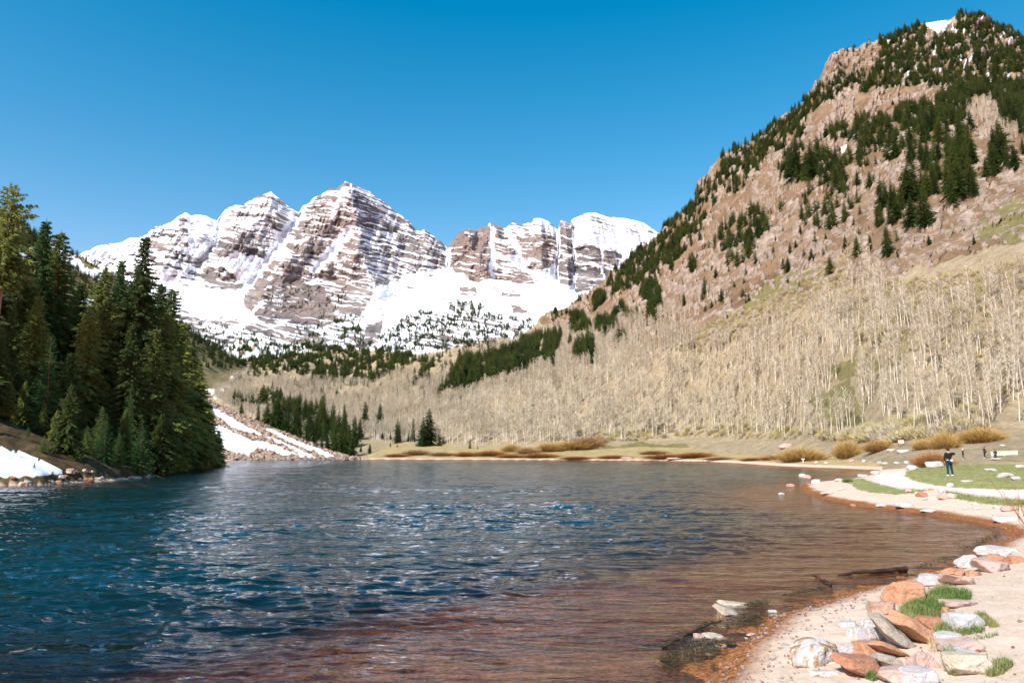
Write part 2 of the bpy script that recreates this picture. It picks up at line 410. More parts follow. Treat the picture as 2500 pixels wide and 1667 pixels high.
# rock density in regions
R = np.full(X.shape, .09)
def reg(poly, v, soft=True):
    global R
    k = inpoly(wx, wy, poly); R = np.where(k, v, R)
reg([(190,600),(360,560),(360,680),(190,680)], .26)
reg([(360,545),(455,505),(535,525),(525,600),(520,700),(440,690),(370,640)], .44)
reg([(455,515),(535,525),(500,640),(465,640)], .12)
reg([(541,510),(662,455),(735,515),(690,590),(610,650),(560,640),(500,640),(520,590)], .46)
reg([(530,585),(640,612),(690,600),(640,650),(560,620),(520,625)], .74)
reg([(560,618),(650,632),(610,660),(540,645)], .05)
reg([(500,650),(545,655),(600,690),(575,712),(520,700),(492,680)], .66)
reg([(735,515),(805,455),(850,440),(870,560),(880,620),(915,710),(890,760),(840,800),(640,790),(600,745),(605,700),(690,585)], .58)
reg([(880,445),(985,525),(1040,555),(1095,600),(1095,655),(1000,665),(960,690),(915,700),(880,620),(868,560),(855,445)], .52)
reg([(600,690),(690,640),(760,690),(800,720),(800,790),(640,780),(598,745)], .68)
reg([(690,705),(790,705),(830,790),(760,800),(690,770)], .86)
reg([(1098,600),(1120,560),(1190,545),(1200,600),(1195,680),(1160,690),(1100,655)], .70)
reg([(1195,540),(1240,555),(1290,650),(1310,700),(1200,690),(1195,600)], .50)
reg([(1240,545),(1300,530),(1355,545),(1358,640),(1320,665),(1290,650)], .62)
reg([(1240,545),(1300,530),(1355,545),(1356,580),(1250,575)], .40)
reg([(1364,530),(1400,545),(1402,690),(1390,700),(1366,690)], .64)
reg([(1402,600),(1440,600),(1520,620),(1490,690),(1405,715)], .68)
reg([(1396,510),(1460,515),(1610,560),(1560,610),(1480,600),(1402,600)], .30)
reg([(1120,700),(1160,700),(1165,720),(1125,722)], .7)
reg([(1225,710),(1270,715),(1275,728),(1225,722)], .75); reg([(1240,742),(1265,745),(1290,762),(1250,765)], .7)
reg([(440,750),(560,775),(700,800),(700,850),(400,850)], .46)
reg([(700,790),(900,800),(900,850),(700,850)], .5)
reg([(895,790),(935,780),(920,840),(892,845)], .75)
reg([(955,790),(1100,740),(1290,790),(1200,850),(960,850)], .38)
# snow gullies
def snowline(line, wd, v=.5):
    global R
    R = R - v * np.exp(-(pdist(wx, wy, line) / wd) ** 2)
snowline([(853,563),(810,612),(765,660)], 9, .9)
snowline([(730,520),(690,582),(640,652),(600,705)], 10, .9)
snowline([(690,640),(660,680)], 4); snowline([(535,536),(525,600)], 7)
snowline([(1094,605),(1098,660)], 5, .9); snowline([(1200,560),(1203,640),(1204,690)], 4, .8)
snowline([(1238,560),(1265,620),(1285,650)], 4, .7); snowline([(1362,555),(1363,690)], 3.2, .9)
snowline([(1401,550),(1402,700)], 3, .8); snowline([(1470,600),(1472,680)], 2.5, .7); snowline([(840,470),(815,530)], 8, .6)
snowline([(590,790),(640,740)], 5, .6); snowline([(560,810),(610,780)], 6, .6)
band = fbm(X / 230, (Z + .27 * X) / 10.5, 4, 95, .65)
band2 = noise(X / 500, (Z + .27 * X) / 34, 99)
rk = (R - .485) * 1.85 + .68 * band + .4 * band2 + .25 * fbm(X / 40, Z / 40, 3, 97) + .18 * (terr < -0.1)
rock = sm(rk, -.02, .06)
rock = rock * (QY > 0)
tone = .5 + .5 * np.clip(fbm(X / 220, (Z + .3 * X) / 60, 4, 101), -1, 1)
warm = sm(QX, 1080, 1120) * (1 - sm(QX, 1340, 1420)) * .8 + inpoly(wx, wy, [(735,515),(860,450),(872,600),(850,800),(600,760),(690,590)]) * .55
m = NM('peak_snow_and_rock', .85, .15); a = m.attr('m'); p = m.pos()
vs = m.pos((.05, .05, .006)); n1 = m.noise(vs, 1, 5, .65); n2 = m.noise(m.pos((.01, .01, .08)), 1, 5, .6)
cr = m.ramp(m.mix(.5, n1, a[1]), [(.25, (.07, .065, .068)), (.5, (.175, .152, .145)), (.72, (.30, .26, .235))])
cw = m.ramp(m.mix(.5, n1, n2), [(.3, (.13, .095, .082)), (.55, (.245, .185, .158)), (.75, (.36, .29, .25))])
cr = m.mix(a[2], cr, cw)
snowc = m.ramp(m.noise(p, .01, 4), [(.3, (.80, .83, .88)), (.7, (.88, .89, .91))])
m.col(m.mix(a[0], snowc, cr)); m.bump(m.noise(p, .06, 6, .65), 1.0, 9).inputs['Strength'].default_value = .6
m.l(a[0], [x for x in m.t.nodes if x.bl_idname == 'ShaderNodeBump'][0].inputs['Strength'])
pk.build('snowy_peaks', m.m, {'m': rgba(rock, tone, warm)}); pk.project()

# ---- valley floor and right-hand mountain
RS = [(-300,840),(300,835),(500,836),(700,846),(900,856),(1050,868),(1104,860),(1157,850),(1211,839),(1264,826),(1291,812),(1310,799),(1315,781),(1350,762),(1387,749),(1398,738),(1452,706),(1478,687),(1527,645),(1564,613),(1583,596),(1604,583),(1620,568),(1640,545),(1696,488),(1701,448),(1711,430),(1726,428),(1734,410),(1761,377),
 (1807,356),(1845,340),(1879,312),(1906,288),(1944,270),(1973,236),(1998,198),(2013,163),(2025,136),(2044,123),(2082,120),(2124,106),(2147,100),(2174,92),(2220,72),(2250,58),(2320,48),(2342,32),(2388,36),(2415,54),(2461,72),(2499,98),(2600,160),(2800,260),(3000,330)]
rx = [q[0] for q in RS]; ry = [q[1] for q in RS]
rD = np.interp(rx, [-300, 700, 950, 1050, 1300, 1500, 1650, 1800, 2000, 2340, 2500, 3000], [2200, 2200, 2000, 1500, 1250, 1200, 1200, 1150, 1050, 1100, 1150, 1200])
hx = [-300, 500, 700, 900, 1050, 1300, 1500, 1650, 1800, 2000, 2200, 2350, 2500, 2800, 3000]
def hr(ys, Ds): return (hx, ys, Ds)
px = np.arange(-300, 3000, 2.4)
hl = Sheet(px, None, [
    hr([1122] * 5 + [1123, 1123, 1124, 1125, 1150, 1160, 1165, 1165, 1165, 1165], [385, 385, 385, 385, 375, 335, 330, 320, 262, 172, 108, 96, 92, 92, 92]),
    hr([1095, 1095, 1096, 1096, 1094, 1087, 1078, 1068, 1068, 1074, 1082, 1078, 1062, 1045, 1040], [430, 430, 430, 425, 415, 375, 375, 375, 325, 228, 160, 150, 145, 145, 145]),
    hr([1000, 1005, 1015, 1020, 985, 930, 890, 850, 800, 730, 660, 620, 570, 480, 440], [800, 800, 760, 700, 600, 520, 480, 450, 400, 340, 280, 260, 240, 220, 220]),
    hr([920, 930, 935, 935, 905, 860, 760, 680, 560, 450, 400, 370, 360, 300, 300], [1300, 1300, 1250, 1150, 1000, 850, 820, 780, 700, 600, 480, 440, 400, 380, 380]),
    hr([875, 880, 885, 895, 882, 826, 712, 600, 460, 310, 235, 218, 222, 290, 330], [1800, 1800, 1800, 1600, 1250, 1050, 1000, 1000, 900, 800, 800, 800, 760, 800, 800]),
    (rx, ry, rD),
    (rx, [v + 50 for v in ry], rD + 350)], [14, 130, 130, 110, 100, 12])
kl = 14 + 130 + 130 + 110 + 100
hl.smooth(kl, 2, 12); hl.project()
X, Y, Z = hl.W[..., 0].copy(), hl.W[..., 1].copy(), hl.W[..., 2].copy(); QX, QY = hl.PX.copy(), hl.PY.copy()
rowi = np.arange(X.shape[0])[:, None] * np.ones((1, X.shape[1]))
below = sm(np.abs(kl - rowi), 0, 18)
wx = QX + 10 * fbm(QX * .02, QY * .02, 4, 110); wy = QY + 7 * fbm(QX * .02, QY * .02, 4, 113)
CL = [  # bare rock
 [(1975,235),(2015,150),(2040,120),(2150,95),(2150,160),(2080,200),(2000,245)],
 [(1950,330),(1990,280),(2060,225),(2150,228),(2230,215),(2310,212),(2330,225),(2200,262),(2120,300),(2040,320),(1950,345)],
 [(1690,490),(1700,430),(1730,420),(1765,375),(1810,350),(1830,370),(1780,400),(1740,440)],
 [(1870,315),(1910,280),(1950,275),(1930,310),(1880,330)],
 [(2010,350),(2060,335),(2110,350),(2070,385),(2020,385)],
 [(1820,470),(1880,410),(1900,450),(1830,495)],
 [(1880,540),(1960,500),(2060,450),(2180,400),(2200,430),(2140,500),(2060,560),(1960,620),(1880,650),(1790,690),(1700,700),(1640,720),(1600,760),(1560,760),(1600,690),(1700,640),(1850,580)],
 [(1640,640),(1720,620),(1780,660),(1700,720),(1620,760),(1590,760)],
 [(2190,560),(2300,510),(2420,450),(2500,400),(2600,380),(2600,480),(2450,540),(2330,600),(2270,655),(2200,640)],
 [(1760,780),(1850,740),(1880,760),(1800,830),(1730,860),(1720,840)],
 [(1960,620),(2100,600),(2200,620),(2190,680),(2060,690),(1900,690)],
 [(2360,50),(2400,40),(2420,90),(2380,80)], [(2340,130),(2400,130),(2420,180),(2380,170)],[(2440,170),(2500,150),(2500,210),(2460,200)],
 [(1400,700),(1480,670),(1600,590),(1640,560),(1650,600),(1560,650),(1480,720)],
 [(1330,800),(1420,760),(1400,790),(1340,815)], [(1480,760),(1570,700),(1600,760),(1520,800)]]
rockm = np.zeros(X.shape)
for pl in CL: rockm = np.maximum(rockm, inpoly(wx, wy, pl) * 1.0)
upr = inpoly(wx, wy, [(1310,790),(1700,400),(2050,90),(2600,20),(2600,560),(2300,640),(1900,740),(1600,850),(1450,800)]) * 1.0
patch = sm(fbm(QX * .022 + QY * .012, QY * .05 - QX * .01, 6, 120, .62), -.05, .3)
rockm = np.clip(np.maximum(rockm * (.35 + .6 * patch), upr * patch * .62), 0, 1)
SN = [[(2258,56),(2300,54),(2318,50),(2306,70),(2305,95),(2285,80),(2262,70)], [(2315,112),(2330,122),(2352,150),(2340,150),(2318,125)],
      [(2030,128),(2055,119),(2045,128)], [(2120,98),(2140,95),(2130,112)], [(2250,218),(2262,214),(2258,224)], [(2205,195),(2212,200),(2205,208)], [(2385,200),(2400,205),(2390,212)], [(2360,195),(2372,198),(2364,203)], [(2044,363),(2064,365),(2056,380)]]
snm = np.zeros(X.shape)
for pl in SN: snm = np.maximum(snm, inpoly(QX + .4 * (wx - QX), QY + .4 * (wy - QY), pl) * 1.0)
topz = inpoly(wx, wy, [(2150,90),(2340,30),(2520,90),(2600,300),(2400,240),(2200,210)])
snm = np.maximum(snm, topz * sm(noise(QX * .11, QY * .09, 131), .42, .5))
# snow among the far valley woods
snm = np.maximum(snm, inpoly(wx, wy, [(440,840),(560,842),(720,850),(760,870),(700,880),(600,872),(500,862),(430,850)]) * sm(noise(QX * .12, QY * .35, 133), -.25, -.1))
snm = np.maximum(snm, inpoly(wx, wy, [(500,905),(560,920),(570,945),(530,960),(500,950)]) * sm(noise(QX * .12, QY * .3, 134), -.1, .1))
GRN = [[(1880,690),(1960,650),(2060,640),(2060,690),(1960,700),(1900,740),(1700,830),(1650,830),(1800,760)],
       [(2000,900),(2120,870),(2240,860),(2160,900),(2050,930)], [(1980,980),(2080,920),(2090,960),(2120,1030),(2040,1040)], [(1380,1100),(1440,1095),(1560,1080),(1640,1085),(1700,1105),(1560,1118),(1400,1119)],
       [(2300,560),(2500,480),(2600,470),(2600,560),(2480,600)]]
grm = np.zeros(X.shape)
for pl in GRN: grm = np.maximum(grm, inpoly(wx, wy, pl) * 1.0)
# ground relief
rel = below * (Y * .010) * fbm(X / 110, Y / 110 + Z / 90, 4, 140)
val = (1 - sm(QX, 950, 1250)) * below
rel = rel + val * 16 * fbm(X / 260, Y / 260, 3, 143)
rel = rel * sm(Y, 380, 700) + .004 * Y * fbm(X / 30, Y / 30, 3, 145) * below
crag = rockm * below * (Y * .012) * (ridged(X / 34, Z / 40 + Y / 60, 5, 147) - .3)
crag2 = rockm * (Y * .006) * fbm(X / 11, (Z + Y * .3) / 9, 4, 148)
Z2 = Z + rel + crag * .45 + crag2
Y2 = Y - crag * .9
hl.W = np.stack([X, Y2, Z2], -1); hl.project()
m = NM('mountain_soil', .95, .1); a = m.attr('m'); b = m.attr('m2'); p = m.pos()
n1 = m.noise(p, .035, 6, .62); n2 = m.noise(p, .22, 6, .65); n3 = m.noise(m.pos((1, 1, 2.2)), .9, 5, .7)
nn = m.mix(.5, n2, n3)
rock_c = m.ramp(nn, [(.32, (.055, .042, .036)), (.42, (.17, .125, .095)), (.54, (.34, .27, .21)), (.70, (.57, .485, .41))])
soil = m.ramp(m.mix(.5, n1, n3), [(.3, (.07, .06, .028)), (.45, (.165, .105, .06)), (.58, (.255, .175, .11)), (.72, (.36, .27, .185))])
tan_ = m.ramp(nn, [(.3, (.17, .13, .07)), (.5, (.32, .255, .16)), (.7, (.46, .39, .28))])
c = m.mix(b[0], soil, tan_)
c = m.mix(m.ramp(m.math('ADD', a[1], m.math('MULTIPLY', m.math('SUBTRACT', n2, .5), 1.0)), [(.4, 0.), (.7, 1.)]), c, m.ramp(nn, [(.3, (.10, .10, .035)), (.7, (.27, .23, .11))]))
c = m.mix(m.ramp(m.math('ADD', a[0], m.math('MULTIPLY', m.math('SUBTRACT', n2, .5), .9)), [(.38, 0.), (.55, 1.)]), c, rock_c)
c = m.mix(m.ramp(a[2], [(.45, 0.), (.55, 1.)]), c, (.84, .86, .9))
m.col(c); m.bump(m.mix(.35, nn, n2), 1.0, 2.2)
aspz = 1 - upr
hl.build('mountain_side', m.m, {'m': rgba(rockm, grm, snm), 'm2': rgba(aspz, aspz, aspz)})

# ---- wooded ridge at the far left
LS = [(-600,280),(-300,400),(0,520),(60,556),(94,580),(123,594),(158,615),(187,628),(225,645),(257,662),(289,685),(340,720),(400,770),(450,800),(520,850),(600,900)]
lx = [q[0] for q in LS]; ly = [q[1] for q in LS]; px = np.arange(-600, 600, 3.0)
lr = Sheet(px, None, [([-600, 600], [1120, 1120], [260, 900]), ([-600, 600], [980, 1010], [500, 1100]), ([-600, 0, 300, 600], [700, 780, 850, 950], [900, 1000, 1200, 1300]),
    (lx, ly, [1500] * len(lx)), (lx, [v + 50 for v in ly], [1900] * len(lx))], [20, 60, 90, 12])
lr.smooth(170, 1, 8); lr.project(); X, Y, Z = lr.W[..., 0], lr.W[..., 1], lr.W[..., 2]; QX, QY = lr.PX, lr.PY
wx = QX + 6 * fbm(QX * .05, QY * .05, 3, 150); wy = QY + 6 * fbm(QX * .05, QY * .05, 3, 152)
sn = np.zeros(X.shape)
SNL = [[(118,590),(158,614),(200,640),(262,668),(262,690),(225,676),(180,655),(150,630),(118,603)], [(45,620),(100,630),(90,650),(50,640)], [(190,725),(240,735),(220,750),(190,740)], [(385,660),(430,710),(440,735),(400,720)]]
for pl in SNL: sn = np.maximum(sn, inpoly(wx, wy, pl) * 1.0)
lr.W = lr.W + np.stack([X * 0, X * 0, 5 * fbm(X / 60, Y / 60, 4, 155)], -1); lr.project()
MH = bpy.data.materials['mountain_soil']
lr.build('left_ridge', MH, {'m': rgba(sn * 0 + .2, sn * 0 + .6, sn), 'm2': rgba(sn * 0, sn * 0, sn * 0)})

# ---- talus slope with snow tongues
def r5(pts): return [(500 + x * .2678, 780 + y * .2678) for x, y in pts]
TR = r5([(-700,380),(-300,560),(60,750),(400,900),(550,965),(800,1060),(1000,1150),(1180,1215),(1330,1262),(1500,1290)])
tx = [q[0] for q in TR]; ty = [q[1] for q in TR]; px = np.arange(320, 900, .8)
ts = Sheet(px, None, [([320, 900], [1127, 1127], [330, 330]), ([320, 900], [1119.5, 1119.5], [362, 362]), (tx, ty, [450, 450, 450, 430, 420, 405, 395, 385, 375, 368]), (tx, [v + 12 for v in ty], [470] * 10)], [8, 190, 8])
ts.project(); X, Y, Z = ts.W[..., 0], ts.W[..., 1], ts.W[..., 2]; QX, QY = ts.PX, ts.PY
wx = QX + 2.2 * fbm(QX * .08, QY * .12, 4, 160); wy = QY + 2.2 * fbm(QX * .08, QY * .12, 4, 162)
ST = [[(60,800),(130,835),(250,905),(380,985),(520,1050),(520,1062),(380,1030),(250,985),(130,905),(60,850)],
      [(540,1068),(650,1100),(760,1155),(900,1210),(1010,1262),(880,1265),(800,1195),(700,1140),(560,1080)],
      [(545,990),(650,1030),(800,1100),(950,1155),(1110,1215),(1180,1262),(1110,1262),(1000,1215),(850,1165),(700,1090),(560,1012)],
      [(-400,900),(100,962),(250,1030),(440,1118),(560,1128),(700,1175),(850,1245),(700,1242),(560,1190),(470,1185),(400,1242),(330,1235),(200,1190),(100,1190),(-400,1190)]]
sn = np.zeros(X.shape)
for pl in ST: sn = np.maximum(sn, inpoly(wx, wy, r5(pl)) * 1.0)
rough = 1.0 * fbm(X / 2.6, Y / 2.6, 4, 165, .7) + .8 * ridged(X / 5, Y / 5, 3, 166)
from_edge = sn
ts.W = ts.W + np.stack([X * 0, X * 0, (1 - sn) * rough * .8 + sn * (.5 + .35 * fbm(X / 10, Y / 10, 3, 168))], -1); ts.project()
m = NM('talus_rock', .95, .1); a = m.attr('m'); p = m.pos(); v = m.n('ShaderNodeTexVoronoi'); v.inputs['Scale'].default_value = .75; m.l(p, v.inputs['Vector'])
cc = m.n('ShaderNodeSeparateColor'); m.l(v.outputs['Color'], cc.inputs[0])
c = m.ramp(m.mix(.45, cc.outputs[0], m.noise(p, .9, 5, .7)), [(.25, (.10, .065, .045)), (.5, (.29, .21, .155)), (.75, (.50, .39, .31))])
m.col(m.mix(m.ramp(a[0], [(.4, 0.), (.6, 1.)]), c, (.84, .86, .9))); m.bump(m.noise(p, 1.1, 5, .7), 1, .8)
ts.build('talus_slope', m.m, {'m': rgba(sn, sn, sn)})
talus_snow = sn

#SECTION_TREES
# ------------------------------------------------------------------ tree prototypes (unit height)
def soup(name, T, mat, smooth=False):
    V = T.reshape(-1, 3); n = len(V) // 3
    me = mesh_np(name, V, np.arange(n * 3).reshape(n, 3), smooth)
    me.materials.append(mat); return me
def tube_np(pts, rad, k=6):
    pts = np.asarray(pts, float); n = len(pts); V = []
    for i in range(n):
        d = pts[min(i + 1, n - 1)] - pts[max(i - 1, 0)]; d /= np.linalg.norm(d) + 1e-9
        a = np.cross(d, [0, 1, 0.1]) if abs(d[1]) < .9 else np.cross(d, [1, 0, 0]); a /= np.linalg.norm(a); b = np.cross(d, a)
        t = np.arange(k) * 2 * math.pi / k
        V.append(pts[i] + rad[i] * (np.cos(t)[:, None] * a + np.sin(t)[:, None] * b))
    V = np.concatenate(V); Fa = []
    for i in range(n - 1):
        for j in range(k): Fa.append((i * k + j, i * k + (j + 1) % k, (i + 1) * k + (j + 1) % k, (i + 1) * k + j))
    return V, np.array(Fa)
def join_np(parts):
    V = []; Fa = []; o = 0
    for v, f in parts: V.append(v); Fa.append(f + o); o += len(v)
    return np.concatenate(V), np.concatenate(Fa)
def unit(v): return v / (np.linalg.norm(v, axis=-1, keepdims=True) + 1e-9)
def conifer_np(seed, nb, ntu, k, R, base=.06, up=.35, droop=.55, ls=.28, ws=.4, irr=.35, prof=.8, smin=.012):
    g = np.random.RandomState(seed)
    u = (np.arange(nb) + g.rand(nb)) / nb
    h = base + (1 - base - .015) * (1 - (1 - u) ** .85)
    ang = np.arange(nb) * 2.399 + g.rand(nb) * .9
    rel = (h - base) / (1 - base)
    env = (1 - rel) ** prof * (.55 + .45 * sm(rel, 0, .16))
    irrn = noise(np.cos(ang) * 1.4 + seed, h * 9 + np.sin(ang) * 1.2, seed)
    L = R * env * (1 + irr * irrn) * (.72 + .42 * g.rand(nb)) + .012
    t = np.linspace(.16, 1, ntu)[None, :] * (.94 + .12 * g.rand(nb, ntu))
    up0 = (-.18 + up * rel ** .7)[:, None]
    r = L[:, None] * t
    z = h[:, None] + L[:, None] * (up0 * t - droop * t * t * (1 - .6 * rel[:, None]) + .25 * droop * t ** 4)
    ca, sa = np.cos(ang)[:, None], np.sin(ang)[:, None]
    Pp = np.stack([ca * r, sa * r, z], -1)[:, :, None, :]
    out = np.stack([ca + 0 * t, sa + 0 * t, -.15 + 0 * t], -1)[:, :, None, :]
    side = np.stack([-sa + 0 * t, ca + 0 * t, 0 * t], -1)[:, :, None, :]
    sgn = g.uniform(-1.1, 1.1, (nb, ntu, k, 1))
    d = unit(out * (.75 + .3 * g.rand(nb, ntu, k, 1)) + side * sgn + np.array([0, 0, 1.]) * g.uniform(-.55, .15, (nb, ntu, k, 1)))
    ln = (np.maximum(L[:, None] * ls * (1.25 - .5 * t), smin))[:, :, None, None] * g.uniform(.7, 1.25, (nb, ntu, k, 1))
    q = unit(np.cross(d, g.normal(size=d.shape)))
    p0 = Pp + g.normal(size=d.shape) * .004 - q * ln * ws * .5; p1 = p0 + q * ln * ws; p2 = Pp + d * ln
    T = np.stack([p0, p1, p2], -2).reshape(-1, 3, 3)
    # leader
    lead = []
    for i in range(10):
        zz = .955 + .045 * i / 10; a = g.rand() * 6.28; w = .010 * (1 - i / 12)
        lead.append([[0, 0, zz], [math.cos(a) * w, math.sin(a) * w, zz - .004], [math.cos(a) * w * .3, math.sin(a) * w * .3, zz + .02]])
    return np.concatenate([T, np.array(lead)])
def leafmat(name, stops, rough=.75, sc=2.):
    m = NM(name, rough, .15); f = m.noise(m.pos((1, 1, 1)), sc, 3, .6); r = m.rnd()
    c = m.ramp(m.mix(.45, f, r), stops)
    m.col(c)
    tl = m.n('ShaderNodeBsdfTranslucent'); m.l(c, tl.inputs[0]); mx = m.n('ShaderNodeMixShader'); mx.inputs[0].default_value = .36
    m.l(m.b.outputs[0], mx.inputs[1]); m.l(tl.outputs[0], mx.inputs[2]); m.l(mx.outputs[0], m.out.inputs['Surface'])
    return m.m
M_NEEDLE = leafmat('spruce_needles', [(.25, (.050, .080, .026)), (.5, (.135, .185, .05)), (.75, (.31, .34, .09))])
M_NEEDLE2 = leafmat('young_fir_needles', [(.25, (.04, .095, .03)), (.5, (.085, .16, .05)), (.75, (.17, .23, .06))])
M_NEEDLEF = leafmat('far_spruce_needles', [(.25, (.022, .045, .013)), (.5, (.045, .078, .018)), (.75, (.095, .125, .024))], sc=.1)
M_BARK = simple('spruce_bark', (.16, .085, .05), .9, .1, .4, 8)
M_PALE = simple('weathered_bark', (.36, .22, .13), .9, .1, .4, 8)
M_ASPB = None
m = NM('aspen_bark', .8, .15); f = m.noise(m.pos((2, 2, .7)), 1.3, 4, .6); r = m.rnd()
m.col(m.mix(.35, m.ramp(f, [(.33, (.24, .20, .15)), (.45, (.58, .52, .42)), (.7, (.78, .72, .61))]), m.ramp(r, [(0., (.42, .36, .27)), (1., (.80, .74, .64))]))); M_ASPB = m.m
m = NM('aspen_twigs', .9, .1); r = m.rnd(); f = m.noise(m.pos(), .02, 3)
m.col(m.ramp(m.mix(.5, r, f), [(.25, (.33, .275, .175)), (.5, (.46, .40, .29)), (.75, (.57, .52, .42))])); M_ASPT = m.m
m = NM('olive_twigs', .9, .1); r = m.rnd()
m.col(m.ramp(r, [(.0, (.34, .30, .12)), (.5, (.47, .41, .20)), (1., (.56, .49, .29))])); M_OLV = m.m

def trunk_np(r0, seed, lean=.01, k=7, top=.97):
    g = np.random.RandomState(seed); z = np.linspace(-.01, top, 9); a = g.rand() * 6.28
    pts = np.stack([lean * np.sin(z * 3 + a) - lean * math.sin(a), lean * np.cos(z * 2.3 + a) - lean * math.cos(a), z], -1)
    return tube_np(pts, r0 * (1 - z / top * .9 + .02), k)
def proto(crownT, trunkVF, cm, bm, nm):
    return (mesh_np(nm + '_trunk', *trunkVF).copy() if False else _tm(nm, trunkVF, bm), soup(nm + '_crown', crownT, cm))
def _tm(nm, vf, bm):
    me = mesh_np(nm + '_trunk', vf[0], vf[1]); me.materials.append(bm); return me
NEAR = [proto(conifer_np(s, 430, 11, 5, R, base=b, up=u, droop=d, irr=i * 1.8, ls=.23, ws=.42, prof=pf), trunk_np(.012, s, .004), mt, M_BARK, 'spruce')
        for s, R, b, u, d, i, pf, mt in [(1, .17, .03, .35, .55, .5, .8, M_NEEDLE), (2, .135, .05, .3, .6, .45, .7, M_NEEDLE), (3, .20, .02, .4, .45, .55, .85, M_NEEDLE), (4, .12, .04, .5, .5, .6, .75, M_NEEDLE2)]]
SPARSE = proto(conifer_np(9, 150, 8, 5, .15, base=.55, up=.5, droop=.25, irr=.9, ls=.24, ws=.4, prof=.42), trunk_np(.013, 9, .01), M_NEEDLE, M_PALE, 'pine')
YOUNG = [proto(conifer_np(s, 150, 8, 4, R, base=.02, up=.75, droop=.25, irr=.25, ls=.24, ws=.3, prof=.85), trunk_np(.014, s, .004), M_NEEDLE2, M_BARK, 'fir') for s, R in ((11, .22), (12, .27))]
MID = [proto(conifer_np(s, 190, 5, 3, R, base=b, irr=.55, ls=.34, ws=.5, prof=pf, up=.4, droop=.5), trunk_np(.013, s, .006, 5), M_NEEDLEF, M_BARK, 'spruce') for s, R, b, pf in ((21, .17, .04, .7), (22, .21, .03, .75), (23, .14, .08, .62), (24, .24, .05, .7), (25, .16, .22, .5))]
FAR = [proto(conifer_np(s, 60, 3, 2, R, base=.05, irr=.5, ls=.55, ws=.75, prof=pf, up=.4), trunk_np(.014, s, .006, 3), M_NEEDLEF, M_BARK, 'spruce') for s, R, pf in ((31, .17, .7), (32, .21, .75), (33, .14, .6))]

def aspen_np(seed, nlimb, ntw, tw, spread=.13, cb=.42):
    g = np.random.RandomState(seed)
    z = np.linspace(-.01, .99, 8); a = g.rand() * 6.28; ln = .018 * (1 + g.rand())
    cx = ln * np.sin(z * 2.6 + a) - ln * math.sin(a); cy = ln * np.cos(z * 3.1 + a) - ln * math.cos(a)
    parts = [tube_np(np.stack([cx, cy, z], -1), .0105 * (1 - z * .88) + .0006, 5)]
    T = []
    for i in range(nlimb):
        h = cb + (.95 - cb) * (i + g.rand()) / nlimb; an = g.rand() * 6.28
        L = spread * (.35 + .9 * g.rand()) * (1 - .5 * (h - cb) / (1 - cb)); s = np.array([np.interp(h, z, cx), np.interp(h, z, cy), h])
        e = s + np.array([math.cos(an) * L, math.sin(an) * L, L * (.7 + .7 * g.rand())]); mid = (s + e) / 2 + [0, 0, -.012]
        if tw > 0: parts.append(tube_np([s, mid, e], [.0028, .0018, .0006], 3))
        for j in range(ntw):
            t = .3 + .7 * g.rand(); b = s + (e - s) * t; d = g.normal(size=3) * [.6, .6, .4] + [math.cos(an) * .5, math.sin(an) * .5, 1.0]; d /= np.linalg.norm(d)
            l = (.03 + .05 * g.rand()); q = np.cross(d, g.normal(size=3)); q /= np.linalg.norm(q); w = .0021 if tw > 0 else .0052
            T.append([b - q * w, b + q * w, b + d * l])
    return join_np(parts), np.array(T)
def aproto(seed, nl, ntw, tw, mt=None, cb=.42, spread=.13):
    vf, T = aspen_np(seed, nl, ntw, tw, spread, cb); return (_tm('aspen', vf, M_ASPB), soup('aspen_crown', T, mt or M_ASPT))
ASPN = [aproto(s, 24, 20, 1, cb=.42) for s in (41, 42, 43)] + [aproto(44, 26, 20, 1, cb=.3, spread=.17)]
ASPF = [aproto(s, 16, 13, 0, cb=.36) for s in (51, 52, 53)]

def place_tree(name, label, cat, group, pr, loc, h, rz=0, wide=1.0, lean=(0, 0), parts=True):
    e = bpy.data.objects.new(name, None); COL.objects.link(e); e.empty_display_size = .5
    e.location = loc; e.rotation_euler = (lean[0], lean[1], rz); e.scale = (h * wide, h * wide, h)
    tag(e, label, cat, group)
    t = bpy.data.objects.new('trunk', pr[0]); c = bpy.data.objects.new('crown', pr[1])
    for o in (t, c): COL.objects.link(o); o.parent = e
    return e, t, c
RNG = np.random.RandomState(5)

